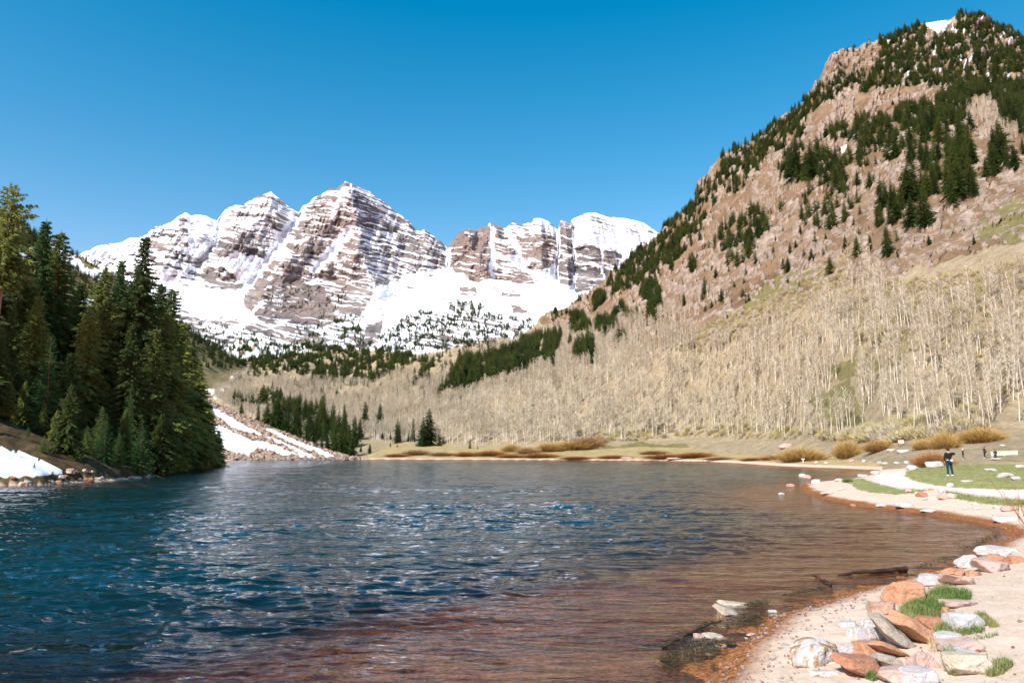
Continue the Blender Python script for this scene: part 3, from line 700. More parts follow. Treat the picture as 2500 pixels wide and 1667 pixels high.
# ---- foreground conifers on the left bank: px, distance, photo y of the tip, prototype, width, label
SPR = 'conifers on the left bank'
LT = [
 (26, 95, 446, 'S', .68, 'tall ragged pine with long bare orange trunk and sparse top at the left edge'),
 (-8, 100, 500, 0, .85, 'dark spruce cut by the left edge behind the ragged pine'),
 (66, 104, 615, 1, 1.0, 'dark spruce standing just right of the ragged bare-trunked pine'),
 (115, 108, 536, 3, .9, 'slim spire-topped spruce rising high above the left wood, left of its shorter twin spire'),
 (148, 112, 565, 1, 1.1, 'narrow spruce with blunt spire just right of the slim high spire'),
 (190, 116, 690, 0, 1.1, 'dense dark spruce below the snow streak of the left ridge'),
 (222, 104, 745, 0, 1.1, 'dark spruce between the left ridge and the yellow-green giant'),
 (262, 108, 655, 2, .95, 'broad yellow-green spruce, sunlit on its left, in the middle of the left wood'),
 (302, 118, 633, 3, .8, 'thin spire of a spruce standing up left of the tallest broad spruce'),
 (345, 122, 655, 1, 1.15, 'dark spruce shoulder left of the tallest broad spruce'),
 (362, 112, 577, 2, .84, 'tallest broad spruce of the left wood with double ragged top against the snow peaks'),
 (400, 128, 690, 3, 1.15, 'short thin spruce spire right of the tallest broad spruce'),
 (425, 132, 702, 3, 1.2, 'rightmost thin spruce spire against the snowy peaks'),
 (447, 140, 785, 1, 1.3, 'dark spruce on the right shoulder of the left wood'),
 (470, 145, 845, 0, 1.1, 'dark spruce low on the right shoulder of the left wood'),
 (492, 152, 880, 2, .9, 'broad black-green spruce at the right end of the left wood'),
 (515, 166, 985, 2, 1.15, 'low dark spruce leaning over the water at the tip of the left bank'),
 (385, 108, 800, 0, 1.1, 'dark shaded spruce below the tallest broad spruce'),
 (325, 104, 790, 2, .95, 'dark shaded spruce in the hollow of the left wood'),
 (420, 122, 850, 2, 1.0, 'dark spruce behind the slender crooked shore fir'),
 (290, 112, 740, 0, 1.1, 'spruce behind the broad yellow-green spruce'),
 (95, 98, 720, 0, 1.1, 'shaded spruce behind the blue-green pointed fir'),
 (35, 92, 740, 2, .9, 'shaded bushy spruce below the ragged pine'),
 (5, 84, 800, 1, 1.1, 'dark spruce at the left edge above the earth mound'),
 (180, 92, 860, 0, 1.1, 'yellow-green spruce skirt beside the blue-green pointed fir'),
 (132, 90, 818, 'Y0', .95, 'blue-green pointed fir standing before the dark left wood'),
 (22, 86, 915, 1, 1.5, 'bushy green fir on top of the brown earth mound'),
 (60, 90, 930, 0, 1.1, 'rounded dull green fir behind the brown earth mound'),
 (110, 86, 985, 1, 1.3, 'small bushy spruce at the right end of the brown earth mound'),
 (172, 82, 935, 2, 1.0, 'bright yellow-green spruce with layered skirts reaching the shore rocks'),
 (140, 84, 1000, 0, 1.1, 'lower green spruce left of the layered yellow-green spruce'),
 (250, 90, 990, 'Y0', 1.0, 'small sunlit fir in the hollow beside the layered yellow-green spruce'),
 (262, 88, 1010, 'Y1', .9, 'half-grown fir with drooping tiers near the middle of the left shore'),
 (292, 90, 1056, 'Y1', 1.1, 'squat bushy pale green fir on the left shore'),
 (351, 94, 1020, 'Y0', 1.05, 'small pointed fir standing alone at the water edge'),
 (322, 100, 932, 'Y0', .6, 'thin pale fir spire lit in the dark hollow'),
 (455, 125, 920, 'Y0', .7, 'slender crooked fir lit against the dark wood near the water'),
 (40, 76, 1086, 'Y1', .7, 'tiny dark fir sapling on the left snowbank'),
 (85, 74, 1126, 'Y1', .6, 'tiniest fir sapling in the snow nearest the water'),
 (535, 178, 1050, 0, 1.3, 'lowest dark spruce at the very tip of the left bank'),
 (500, 160, 960, 1, 1.3, 'dark spruce overhanging the end of the left bank'),
 (235, 120, 760, 1, 1.1, 'inner spruce top seen through the left wood'),
 (410, 116, 760, 0, 1.2, 'shaded spruce right of the tallest broad spruce'),
 (70, 80, 1040, 'Y1', 1.0, 'small green fir low on the brown bank behind the snow'), (108, 79, 1062, 'Y1', 1.2, 'squat fir between the brown bank and the layered spruce'), (-15, 78, 1010, 1, 1.4, 'bushy spruce cut by the left edge above the snowbank'), (215, 88, 1040, 'Y1', 1.3, 'low bushy fir in the hollow right of the layered spruce'), (395, 104, 1010, 0, 1.4, 'shaded spruce low between the lone pointed fir and the crooked fir'), (425, 118, 1030, 1, 1.5, 'low dark spruce by the water behind the crooked fir'), (310, 96, 1000, 0, 1.3, 'shaded low spruce behind the squat pale fir'),
 (-60, 90, 520, 0, 1.1, 'spruce just outside the left edge'), (-130, 80, 560, 2, 1.0, 'bushy spruce outside the left edge'), (-200, 85, 500, 1, 1.1, 'slim spruce outside the left edge'),
]
for i, (x_, D_, yt, pr, wd, lb) in enumerate(LT):
    X0 = (x_ - 1250) / F * D_; X0 = X0 * (CP + .0) if False else X0
    z0 = gz1(X0, D_) - .15
    if x_ < 120 and 60 < D_ < 100: z0 += 2.1 * math.exp(-(((X0 + 57) / 9) ** 2 + ((D_ - 83) / 5) ** 2))
    top = P(x_, yt, D_); h = float(top[2]) - z0
    loc = (float(top[0]), D_, z0)
    if pr == 'S': q = SPARSE
    elif isinstance(pr, str): q = YOUNG[int(pr[1])]
    else: q = NEAR[pr]
    nm = 'pine_tree' if pr == 'S' else ('fir_tree' if isinstance(pr, str) else 'spruce_tree')
    place_tree(nm, lb, 'conifer', SPR, q, loc, h, RNG.rand() * 6.28, wd * (1.0 if not isinstance(pr, str) else 1), (RNG.normal() * .012, RNG.normal() * .012))

# ---- placement over the terrain sheets
def cells(sh, dens):
    Wd = sh.W; a = Wd[1:, :-1] - Wd[:-1, :-1]; b = Wd[:-1, 1:] - Wd[:-1, :-1]
    ar = np.abs(a[..., 0] * b[..., 1] - a[..., 1] * b[..., 0]) + .25 * np.abs(a[..., 2] * b[..., 0])
    return (ar * dens[:-1, :-1]).ravel()
def sample(sh, dens, n, rng):
    w = cells(sh, dens); tot = w.sum()
    if tot <= 0: return np.zeros((0, 3))
    idx = rng.choice(len(w), n, p=w / tot); nc = sh.W.shape[1] - 1; r = idx // nc; c = idx % nc
    u = rng.rand(n, 1); v = rng.rand(n, 1)
    return sh.W[r, c] * (1 - u) * (1 - v) + sh.W[r + 1, c] * u * (1 - v) + sh.W[r, c + 1] * (1 - u) * v + sh.W[r + 1, c + 1] * u * v
def rg(o, s): return lambda pts: [(o[0] + x * s, o[1] + y * s) for x, y in pts]
r7 = rg((1600, 0), .3827); r8 = rg((1600, 500), .3954); r4 = rg((1050, 480), .2678); r6 = rg((1100, 780), .2678); r5_ = rg((500, 780), .2678); ident = rg((0, 0), 1)
HQX, HQY = hl.PX, hl.PY
hvis = (np.arange(hl.W.shape[0])[:, None] < 484) * (np.arange(hl.W.shape[0])[:, None] > 14) * np.ones(HQX.shape)
wx = HQX + 12 * fbm(HQX * .03, HQY * .03, 3, 200); wy = HQY + 9 * fbm(HQX * .03, HQY * .03, 3, 203)
CZ = [ # (polygon, stems per m2, height range m, where)
 (ident([(1990,245),(2030,215),(2080,190),(2150,160),(2150,95),(2180,75),(2255,50),(2260,110),(2300,100),(2330,60),(2350,35),(2420,50),(2510,95),(2700,150),(2700,330),(2520,330),(2440,250),(2350,225),(2230,210),(2100,225),(2030,240),(1990,262)]), .050, (12, 20), 0),
 (ident([(2030,130),(2100,110),(2150,95),(2150,160),(2090,200),(2030,200)]), .010, (9, 14), 0),
 (ident([(2002,345),(2021,318),(2117,295),(2174,290),(2231,262),(2289,252),(2327,215),(2423,214),(2500,210),(2650,260),(2650,400),(2500,335),(2442,297),(2423,240),(2327,275),(2327,305),(2250,316),(2174,335),(2155,354),(2097,366),(2067,345)]), .050, (12, 20), 0),
 (r7([(0,1568),(60,1440),(150,1350),(250,1270),(300,1190),(420,1090),(430,980),(530,910),(650,870),(750,800),(860,740),(950,640),(1060,560),(1150,520),(1060,660),(960,770),(940,880),(850,890),(820,960),(700,1050),(560,1190),(520,1240),(420,1270),(330,1340),(250,1450),(200,1568)]), .036, (12, 20), 0),
 (r7([(960,760),(900,700),(1000,610),(1150,500),(1350,520),(1250,590),(1060,650)]), .045, (12, 17), 0),
 (r7([(860,930),(940,940),(960,1040),(1050,890),(1060,1000),(1200,1060),(1220,1200),(1060,1250),(1040,1150),(900,1200),(780,1160),(790,1060)]), .030, (13, 21), 0),
 (r7([(1050,1200),(1200,1200),(1270,1380),(1120,1480),(950,1450),(940,1300)]), .016, (12, 20), 0),
 (r7([(1330,940),(1500,850),(1600,900),(1620,960),(1520,1010),(1350,1080),(1250,1100),(1100,1080)]), .022, (11, 18), 0),
 (r7([(1600,900),(1700,820),(1900,740),(2000,760),(2000,1000),(2060,1100),(2050,1240),(1900,1300),(1760,1240),(1600,1290)]), .014, (14, 24), 0),
 (r7([(2100,900),(2200,880),(2300,940),(2320,1080),(2200,1140),(2080,1130)]), .020, (14, 22), 0),
 (r7([(1410,1300),(1580,1290),(1580,1430),(1420,1460)]), .022, (14, 22), 0),
 (r8([(340,260),(480,90),(560,60),(640,50),(700,120),(690,230),(620,340),(520,390),(400,400),(345,330)]), .020, (14, 22), 0),
 (r8([(-60,260),(100,180),(200,130),(250,0),(320,0),(300,120),(240,260),(150,340),(60,400),(-60,420)]), .034, (13, 20), 0),
 (r8([(180,340),(250,330),(250,400),(200,450)]), .04, (13, 20), 0),
 (r4([(1700,660),(1830,560),(1980,480),(2100,400),(2200,360),(2315,280),(2315,480),(2250,640),(2100,700),(1990,760),(1850,860),(1680,900),(1620,830)]), .042, (13, 20), 0),
 (r4([(1930,940),(1990,760),(2090,850),(2090,960),(2080,1100),(2060,1190),(1970,1190),(1950,1100)]), .045, (14, 22), 0),
 (r4([(1500,870),(1620,870),(1600,960),(1520,1050),(1480,1090),(1470,1000)]), .045, (14, 20), 0),
 (r4([(1720,1000),(1780,1000),(1780,1100),(1720,1110)]), .04, (14, 20), 0), (r4([(1800,1070),(1890,1080),(1890,1160),(1800,1160)]), .03, (14, 18), 0),
 (r4([(1280,1080),(1370,1080),(1420,1200),(1350,1290),(1280,1270)]), .035, (14, 20), 0), (r4([(1480,1150),(1600,1150),(1700,1090),(1690,1250),(1640,1300),(1500,1270)]), .035, (14, 20), 0),
 (r4([(1250,1000),(1340,920),(1450,860),(1560,800),(1560,830),(1350,970)]), .02, (12, 16), 0),
 (r4([(1050,1130),(1130,1080),(1240,1040),(1240,1060),(1090,1150)]), .03, (12, 16), 0),
 (r6([(0,560),(60,370),(200,330),(260,380),(420,330),(500,300),(600,260),(740,200),(800,120),(860,110),(900,200),(940,130),(1010,150),(1000,330),(980,420),(920,470),(840,460),(700,500),(500,590),(300,640),(50,740),(-80,760)]), .036, (14, 21), 1),
 (r6([(1090,300),(1180,290),(1250,200),(1300,250),(1300,410),(1200,430),(1110,420)]), .035, (14, 20), 1), (r6([(1520,200),(1590,150),(1600,280),(1520,330)]), .035, (14, 18), 1), (r6([(1090,-20),(1250,-10),(1240,170),(1150,180),(1090,140)]), .04, (14, 20), 1),
 (r6([(250,60),(420,200),(420,250),(200,300),(60,320)]), .006, (12, 16), 1),
 (r5_([(-200,250),(0,220),(200,190),(700,215),(1000,215),(1150,215),(1400,250),(1600,280),(1700,260),(1880,330),(1870,420),(1700,480),(1650,560),(1500,590),(1300,600),(1100,560),(950,540),(1000,470),(1050,430),(950,420),(880,540),(800,500),(600,510),(420,520),(380,440),(200,430),(80,480),(0,400),(-200,400)]), .020, (14, 22), 2),
 (r5_([(960,560),(1200,550),(1200,760),(1050,760),(960,660)]), .010, (14, 20), 2), (r5_([(1900,560),(1950,380),(2120,430),(2120,540),(2000,600),(1900,600)]), .012, (14, 20), 2), (r5_([(2040,700),(2150,650),(2300,560),(2315,700),(2100,780)]), .015, (13, 18), 2),
 (r5_([(200,770),(350,760),(430,740),(530,690),(680,660),(700,800),(860,800),(900,900),(1100,800),(1110,1000),(1200,920),(1370,1050),(1380,1180),(1150,1180),(1000,1100),(800,1010),(600,910),(450,880),(300,800)]), .016, (13, 23), 3), (r5_([(830,1010),(1400,1020),(1500,1000),(2300,1080),(2300,1100),(1500,1080),(1400,1090)]), .004, (8, 17), 3),
 (ident([(500,900),(1150,860),(1150,1000),(560,990)]), .0026, (9, 16), 4), (ident([(1750,560),(2100,420),(2300,480),(2200,640),(1900,740),(1650,760)]), .0062, (5, 14), 0),
 (ident([(1400,800),(1700,760),(2000,760),(1400,900)]), .0004, (7, 11), 0),
]
dens = np.zeros(HQX.shape); hlo = np.full(HQX.shape, 12.); hhi = np.full(HQX.shape, 18.); zone = np.zeros(HQX.shape, int)
for pl, dv, (a_, b_), zi in CZ:
    k = inpoly(wx, wy, pl) & (dens < dv); dens[k] = dv; hlo[k] = a_; hhi[k] = b_; zone[k] = zi
gap = sm(fbm(HQX * .05 + HQY * .03, HQY * .09 - HQX * .03, 4, 210), -.35, .3) ** 1.3 * 1.4
conz = dens.copy()
dens = dens * hvis * gap * (1 - .85 * rockm * (dens < .03)) * (1 - (snm > .5) * .9)
rng = np.random.RandomState(17)
dens = dens * np.where(zone == 2, 1.0, np.where(zone == 0, 1.25, 1.2)); aw = cells(hl, dens); N = int(min(aw.sum(), 15000)); print('hill conifers', aw.sum())
idx = rng.choice(len(aw), N, p=aw / aw.sum()); nc = hl.W.shape[1] - 1; r_ = idx // nc; c_ = idx % nc
u = rng.rand(N, 1); v = rng.rand(N, 1); Q = hl.W[r_, c_] * (1 - u) * (1 - v) + hl.W[r_ + 1, c_] * u * (1 - v) + hl.W[r_, c_ + 1] * (1 - u) * v + hl.W[r_ + 1, c_ + 1] * u * v
Zn = zone[r_, c_]; Hh = (hlo[r_, c_] + (hhi - hlo)[r_, c_] * rng.rand(N) ** 1.3) * np.where(Zn == 0, .66 + .3 * rng.rand(N), .9)
# single trees read off the photograph: base px, base y, tip y
SGL = []
for x, b, t in [(650,1010,680),(480,930,760),(330,860,750),(560,960,760),(750,1060,800),(820,1080,760),(850,1080,830),(940,1110,900),(1000,1150,790),(1070,1040,760),(1060,1180,1040),(1160,1010,750),(1180,1220,890),(1240,1230,970),(1340,1250,1030),
    (1460,1040,750),(1590,1040,770),(1290,830,720),(1750,1130,900),(1775,1130,930),(1690,1100,1020),(1900,1120,900),(1860,1115,1010),(1990,1180,890),(2040,1160,810),(2110,1100,960),(2140,1170,1060),(2175,1120,1070),(1620,1100,1020),(1690,1190,1115),(1755,1190,1130),(1500,1240,1130),(1425,1225,1150),(1410,1090,890),(1120,1190,1060),(1280,1235,1060),(700,1020,800),(620,960,780),(1750,700,620),(850,620,550),(750,600,540)]:
    SGL.append((500 + x * .2678, 780 + b * .2678, 780 + t * .2678))
for x, b, t in [(180,1200,1090),(245,1205,1140),(665,680,620),(2210,270,175),(2120,490,430),(1710,210,130),(520,380,260),(645,230,205),(730,190,160)]: SGL.append((1100 + x * .2678, 780 + b * .2678, 780 + t * .2678))
for x, b, t in [(1245,330,180),(1310,300,180),(1430,320,100),(1490,330,265),(1165,270,180),(1690,250,170),(1970,250,170),(955,345,260),(865,270,205),(815,300,220),(725,300,240),(580,600,535),(815,425,325),(410,605,510),(350,640,585),(770,380,330),(170,635,540),(230,890,825),(170,1045,1000),(1400,120,-20),(1480,110,-60),(1580,150,-60),(1640,140,-110),(1680,130,-60),(1000,160,20),(1070,160,60),(1110,140,110),(970,130,40),(300,560,430),(210,440,340),(885,180,130),(735,235,190),(1435,325,270),(1045,215,170)]:
    SGL.append((1600 + x * .3954, 500 + b * .3954, 500 + t * .3954))
for x, b, t in [(1620,1290,1000),(1660,1270,930),(1720,1230,1060),(1750,1200,1020),(1810,1030,850),(1950,1000,720),(1900,1280,1010),(1860,1300,1060),(2000,1240,960),(2030,1260,1050),(1980,1150,900),(2220,1060,760),(2150,1050,880),(2280,1090,900),(2110,1140,1000),(2160,1140,1020),(2000,850,680),(2100,830,740),(2340,1000,870),(1530,1010,830),(1480,1040,930),(1600,1300,1080),(1280,1190,1080),(1350,1200,1080),(1140,1200,1030),(900,1170,900),(920,1130,960),(1000,1140,860),(1420,1460,1290),(1480,1440,1290),(1530,1430,1280),(1300,1090,1010),(1340,1070,1000),(620,900,830),(570,990,860),(450,1130,1010),(1510,670,630),(1790,640,595),(1740,1260,1080),(1870,970,790)]:
    SGL.append((1600 + x * .3827, b * .3827, t * .3827))
sq = []; sh_ = []
for x, b, t in SGL:
    q = hl.at(x, b)
    if 500 + 560 * .2678 < 0: pass
    sq.append(q); sh_.append((b - t) * q[1] / F / .99)
Q = np.concatenate([np.array(sq), Q]); Hh = np.concatenate([sh_, Hh]); Zn = np.concatenate([np.full(len(sq), 9), Zn])
# more woods: snow slope below the peaks, wooded ridge on the left
pwx = pk.PX + 8 * fbm(pk.PX * .06, pk.PY * .06, 3, 220); pwy = pk.PY + 7 * fbm(pk.PX * .06, pk.PY * .06, 3, 222)
pd = np.zeros(pk.PX.shape)
for pl, dv in [([(1085,775),(1110,735),(1180,745),(1230,795),(1320,800),(1310,815),(1200,850),(1100,862),(1000,858),(880,850),(920,825),(980,785),(1020,760)], .0125), ([(725,800),(790,800),(800,850),(720,850)], .010), ([(820,775),(885,770),(890,850),(820,850)], .012),
               ([(650,700),(740,685),(790,720),(720,770),(650,745)], .0022), ([(560,800),(700,825),(900,840),(900,860),(430,860),(440,790)], .006), ([(1210,770),(1320,780),(1330,800),(1230,800)], .008), ([(760,770),(830,700),(850,720),(780,800)], .004)]:
    pd = np.maximum(pd, inpoly(pwx, pwy, pl) * dv)
pd *= sm(fbm(pk.PX * .05 + pk.PY * .03, pk.PY * .05 - pk.PX * .03, 4, 225), -.25, .15)
n_ = int(min(cells(pk, pd).sum(), 4200)); print('snow conifers', cells(pk, pd).sum())
A_ = sample(pk, pd, n_, rng)
ld = .022 * (1 - .97 * (lr_sn if False else sn * 0 if sn.shape != lr.PX.shape else sn)) if False else None
lsn = np.zeros(lr.PX.shape)
for pl in SNL: lsn = np.maximum(lsn, inpoly(lr.PX, lr.PY, pl) * 1.0)
ld = .020 * (1 - .96 * lsn) * (np.arange(lr.W.shape[0])[:, None] < 172) * (np.arange(lr.W.shape[0])[:, None] > 10) * (lr.PY < 900)
B_ = sample(lr, ld, 3000, rng)
Q = np.concatenate([Q, A_, B_]); Hh = np.concatenate([Hh, 9 + 7 * rng.rand(len(A_)), 13 + 9 * rng.rand(len(B_))]); Zn = np.concatenate([Zn, np.full(len(A_), 5), np.full(len(B_), 6)])
def visible_rank(Q, Hh):
    qx, qy = proj(Q); ap = Hh / Q[:, 1] * F
    ap = np.where((qx > 2515) | (qx < -15), 0, ap); return ap, qx, qy
ap, qx, qy = visible_rank(Q, Hh)
ap[:len(sq)] += 60
ap[(Zn == 6) | (Zn == 5)] *= .5
o = np.argsort(-ap); top = o[:250]; rest = o[250:]
LBL = {0: ('dark spruce among the rock bands high on the right-hand mountain', 'conifers on the rocky right-hand mountain'),
       1: ('dark spruce in the slanting band between the pale aspens, right of the valley', 'conifers in the slanting band above the aspens'),
       2: ('dark spruce in the wood on the valley floor below the snowy peaks', 'conifers on the valley floor'),
       3: ('spruce in the row behind the snow-streaked talus slope', 'conifers behind the talus slope')}
ORD = ['first', 'second', 'third', 'fourth', 'fifth', 'sixth', 'seventh', 'eighth', 'ninth', 'tenth', 'eleventh', 'twelfth', 'thirteenth', 'fourteenth', 'fifteenth', 'sixteenth', 'seventeenth', 'eighteenth', 'nineteenth', 'twentieth']
def ordinals(keys, xs, mk):
    """one label each: count from the left inside every named patch"""
    out = [None] * len(keys)
    for k in sorted(set(keys)):
        ids = sorted([i for i in range(len(keys)) if keys[i] == k], key=lambda i: xs[i])
        for j, i in enumerate(ids):
            if len(ids) == 1: w_ = ''
            elif j == len(ids) - 1: w_ = 'rightmost '
            elif j == 0: w_ = 'leftmost '
            else:
                r_ = len(ids) - 1 - j; q_ = min(j, r_); w_ = (ORD[q_] if q_ < 20 else 'twenty-' + ORD[min(q_ - 20, 19)]) + (' from left, ' if j <= r_ else ' from right, ')
            out[i] = mk(k, w_)
    return out
def ckey(x, y, big):
    sz = 'tall' if big > 90 else 'small' if big < 52 else 'middling'
    if x < 870 and y > 960: return (sz + ' spruce', 'in the row behind the snow-streaked talus'), 'conifers behind the talus slope'
    if y > 1040: return (sz + ' spruce', 'on the tan meadow behind the far shore'), 'conifers on the far shore meadow'
    if x < 1010: return (sz + ' spruce', 'in the valley wood below the snowy peaks'), 'conifers on the valley floor'
    if x < 1440 and y > 790: return (sz + ' spruce', 'in the slanting band above the far aspens'), 'conifers in the slanting band above the aspens'
    v = 'summit' if y < 170 else 'upper' if y < 300 else 'second' if y < 380 else 'third' if y < 450 else 'fourth' if y < 540 else 'fifth' if y < 640 else 'lowest'
    h = 'left end' if x < 1620 else 'left part' if x < 1800 else 'middle left' if x < 1950 else 'middle' if x < 2100 else 'middle right' if x < 2250 else 'right part' if x < 2380 else 'right end'
    return (sz + ' spruce', v + ' belt of the rocky mountain, ' + h), 'conifers on the rocky right-hand mountain'
bigs = np.array([ap[i] - (60 if i < len(sq) else 0) for i in top]); kk = [ckey(qx[i], qy[i], b_) for i, b_ in zip(top, bigs)]
labs = ordinals([k[0] for k in kk], [qx[i] for i in top], lambda k, w_: (w_ + k[0] + ', ' + k[1]) if 'from' in w_ else w_ + k[0] + ' ' + k[1])
for n, i in enumerate(top):
    pr = MID[rng.randint(4) if not (880 < qx[i] < 935 and qy[i] > 1000) else 4]
    place_tree('spruce_tree', labs[n], 'conifer', kk[n][1], pr, tuple(Q[i] - [0, 0, .3]), Hh[i], rng.rand() * 6.28, .8 + .35 * rng.rand())

# ---- scatter the uncounted rest as one object of instances
def scatter(name, label, cat, Qs, Hs, protos, wide=(.8, 1.25), rng=rng):
    n = len(Qs); me = bpy.data.meshes.new(name); me.vertices.add(n); me.vertices.foreach_set('co', np.asarray(Qs - [0, 0, .3], np.float32).ravel())
    wd = Hs * (wide[0] + (wide[1] - wide[0]) * rng.rand(n))
    for nm, ty, dat in (('scl', 'FLOAT_VECTOR', np.stack([wd, wd, Hs], -1)), ('rot', 'FLOAT_VECTOR', np.stack([rng.normal(size=n) * .02, rng.normal(size=n) * .02, rng.rand(n) * 6.28], -1))):
        at = me.attributes.new(nm, ty, 'POINT'); at.data.foreach_set('vector', np.asarray(dat, np.float32).ravel())
    at = me.attributes.new('pick', 'INT', 'POINT'); at.data.foreach_set('value', rng.randint(0, len(protos), n).astype(np.int32))
    me.update(); ob = obj(name, me); tag(ob, label, cat, kind='stuff')
    ng = bpy.data.node_groups.new(name, 'GeometryNodeTree')
    ng.interface.new_socket('Geometry', in_out='INPUT', socket_type='NodeSocketGeometry'); ng.interface.new_socket('Geometry', in_out='OUTPUT', socket_type='NodeSocketGeometry')
    gi = ng.nodes.new('NodeGroupInput'); go = ng.nodes.new('NodeGroupOutput'); J = ng.nodes.new('GeometryNodeJoinGeometry')
    def na(nm, dt):
        x = ng.nodes.new('GeometryNodeInputNamedAttribute'); x.data_type = dt; x.inputs[0].default_value = nm; return x.outputs[0]
    sc = na('scl', 'FLOAT_VECTOR'); ro = na('rot', 'FLOAT_VECTOR'); pi_ = na('pick', 'INT')
    er = ng.nodes.new('FunctionNodeEulerToRotation'); ng.links.new(ro, er.inputs[0])
    for i, pair in enumerate(protos):
        cmpn = ng.nodes.new('FunctionNodeCompare'); cmpn.data_type = 'INT'; cmpn.operation = 'EQUAL'; ng.links.new(pi_, cmpn.inputs[2]); cmpn.inputs[3].default_value = i
        g2 = ng.nodes.new('GeometryNodeJoinGeometry')
        for ob_ in pair:
            oi = ng.nodes.new('GeometryNodeObjectInfo'); oi.transform_space = 'ORIGINAL'; oi.inputs[0].default_value = ob_; ng.links.new(oi.outputs['Geometry'], g2.inputs[0])
        ip = ng.nodes.new('GeometryNodeInstanceOnPoints'); ng.links.new(gi.outputs[0], ip.inputs['Points']); ng.links.new(cmpn.outputs[0], ip.inputs['Selection'])
        ng.links.new(g2.outputs[0], ip.inputs['Instance']); ng.links.new(er.outputs[0], ip.inputs['Rotation']); ng.links.new(sc, ip.inputs['Scale'])
        ng.links.new(ip.outputs[0], J.inputs[0])
    ng.links.new(J.outputs[0], go.inputs[0])
    md = ob.modifiers.new('scatter', 'NODES'); md.node_group = ng
    return ob
# far prototypes must exist as placed trees: three real ones each, standing in the woods
def seed_protos(protos, nm, label, cat, group, qs, hs):
    out = []; o_ = np.argsort([q[0] / q[1] for q in qs])
    for i, pr in enumerate(protos):
        e, t, c = place_tree(nm, ('leftmost ', 'middle ', 'rightmost ')[list(o_).index(i)] + label, cat, group, pr, tuple(qs[i] - [0, 0, .3]), hs[i], i * 1.3); out.append((t, c))
    return out
pf = seed_protos(FAR, 'spruce_tree', 'of three tiny spruces singled out on the far wooded slopes', 'conifer', 'conifers on the valley floor', Q[rest[:3]], Hh[rest[:3]])
rest = rest[3:]
scatter('conifer_wood', 'dark spruce woods over the far slopes, the snow slope and the left ridge', 'conifers', Q[rest], Hh[rest], pf, (.85, 1.35))

# ---- bare aspens
ASPZ = [([(520,975),(520,925),(600,893),(700,915),(820,930),(1000,905),(1150,905),(1250,870),(1400,845),(1500,835),(1620,805),(1700,825),(1700,875),(1850,805),(2040,735),(2050,690),(2100,650),(2250,765),(2300,745),(2500,700),(2900,640),(2900,1066),(2450,1061),(2300,1082),(2200,1076),(2000,1072),(1800,1066),(1650,1062),(1500,1077),(1300,1086),(1150,1088),(1000,1083),(850,1070),(700,1060),(560,1000)], 1.0),
        ([(1690,600),(1820,500),(1950,450),(1940,470),(1860,540),(1750,600)], .9), ([(2330,260),(2420,238),(2440,280),(2400,370),(2330,290)], .7), ([(2365,340),(2440,290),(2500,330),(2420,370)], .6),
        ([(1905,370),(1960,360),(1950,385),(1920,385)], .8), ([(2080,305),(2130,300),(2130,320),(2080,320)], .6), ([(1100,870),(1300,810),(1400,790),(1500,770),(1620,770),(1600,830),(1400,850),(1150,900)], .7), ([(1600,760),(1750,700),(1800,720),(1650,800)], .35),
        ([(2050,690),(2100,500),(2110,650)], .2)]
ad = np.zeros(HQX.shape)
for pl, v_ in ASPZ: ad = np.maximum(ad, inpoly(HQX + .4 * (wx - HQX), HQY + .5 * (wy - HQY), pl) * v_)
CLR = [[(2010,905),(2130,875),(2250,850),(2240,880),(2150,900),(2060,930)], [(1985,985),(2080,925),(2090,960),(2120,1035),(2040,1045)], [(2050,1070),(2200,1040),(2320,1000),(2320,1020),(2200,1075)], [(1930,650),(2060,640),(2060,690),(1900,745),(1700,820),(1650,830),(1800,760)]]
for pl in CLR: ad = np.where(inpoly(wx, wy, pl), ad * .06, ad)
ad *= hvis * (conz < .012) * (.14 + .86 * sm(fbm(HQX * .014 + HQY * .012, HQY * .035 - HQX * .008, 4, 230), -.4, .1)) * (1 - .7 * rockm)
ad *= np.where(hl.W[..., 1] > 600, 600 / np.maximum(hl.W[..., 1], 1), 1) ** .6
AQ = sample(hl, ad, 19000, rng); AH = 7.0 + 6.0 * rng.rand(len(AQ)) ** .9
AH *= np.where(AQ[:, 2] > 110, .75, 1)
ap, qx, qy = visible_rank(AQ, AH)
o = np.argsort(-ap); top = o[:296]; rest = o[296:]
AG = 'bare aspens at the foot of the right-hand slope'
def akey(x, y, h):
    s_ = 'above the framed notice' if 2150 < x < 2260 else 'far left of the notice' if x <= 1950 else 'just left of the notice' if x <= 2150 else 'above the walkers' if 2370 < x < 2440 else 'at the right edge' if x >= 2440 else 'behind the photographer'
    return (('tall' if h > 12 else 'short' if h < 9.5 else 'middling') + ' bare white aspen', ('front' if y > 1050 else 'second' if y > 1010 else 'third' if y > 965 else 'fourth' if y > 930 else 'upper') + ' row ' + s_)
kk = [akey(qx[i], qy[i], AH[i]) for i in top]
labs = ordinals(kk, [qx[i] for i in top], lambda k, w_: (w_ + k[0] + ', ' + k[1]) if 'from' in w_ else w_ + k[0] + ', ' + k[1])
for n, i in enumerate(top):
    place_tree('aspen_tree', labs[n], 'aspen', AG, ASPN[rng.randint(4)], tuple(AQ[i] - [0, 0, .2]), AH[i], rng.rand() * 6.28, .85 + .4 * rng.rand(), (rng.normal() * .03, rng.normal() * .03))
pa = seed_protos(ASPF, 'aspen_tree', 'of three slender bare aspens in the far pale wood beyond the lake', 'aspen', AG, AQ[rest[:3]], AH[rest[:3]])
rest = rest[3:]
scatter('aspen_wood', 'leafless pale aspen woods covering the lower slopes', 'aspens', AQ[rest], AH[rest], pa, (.9, 1.5))

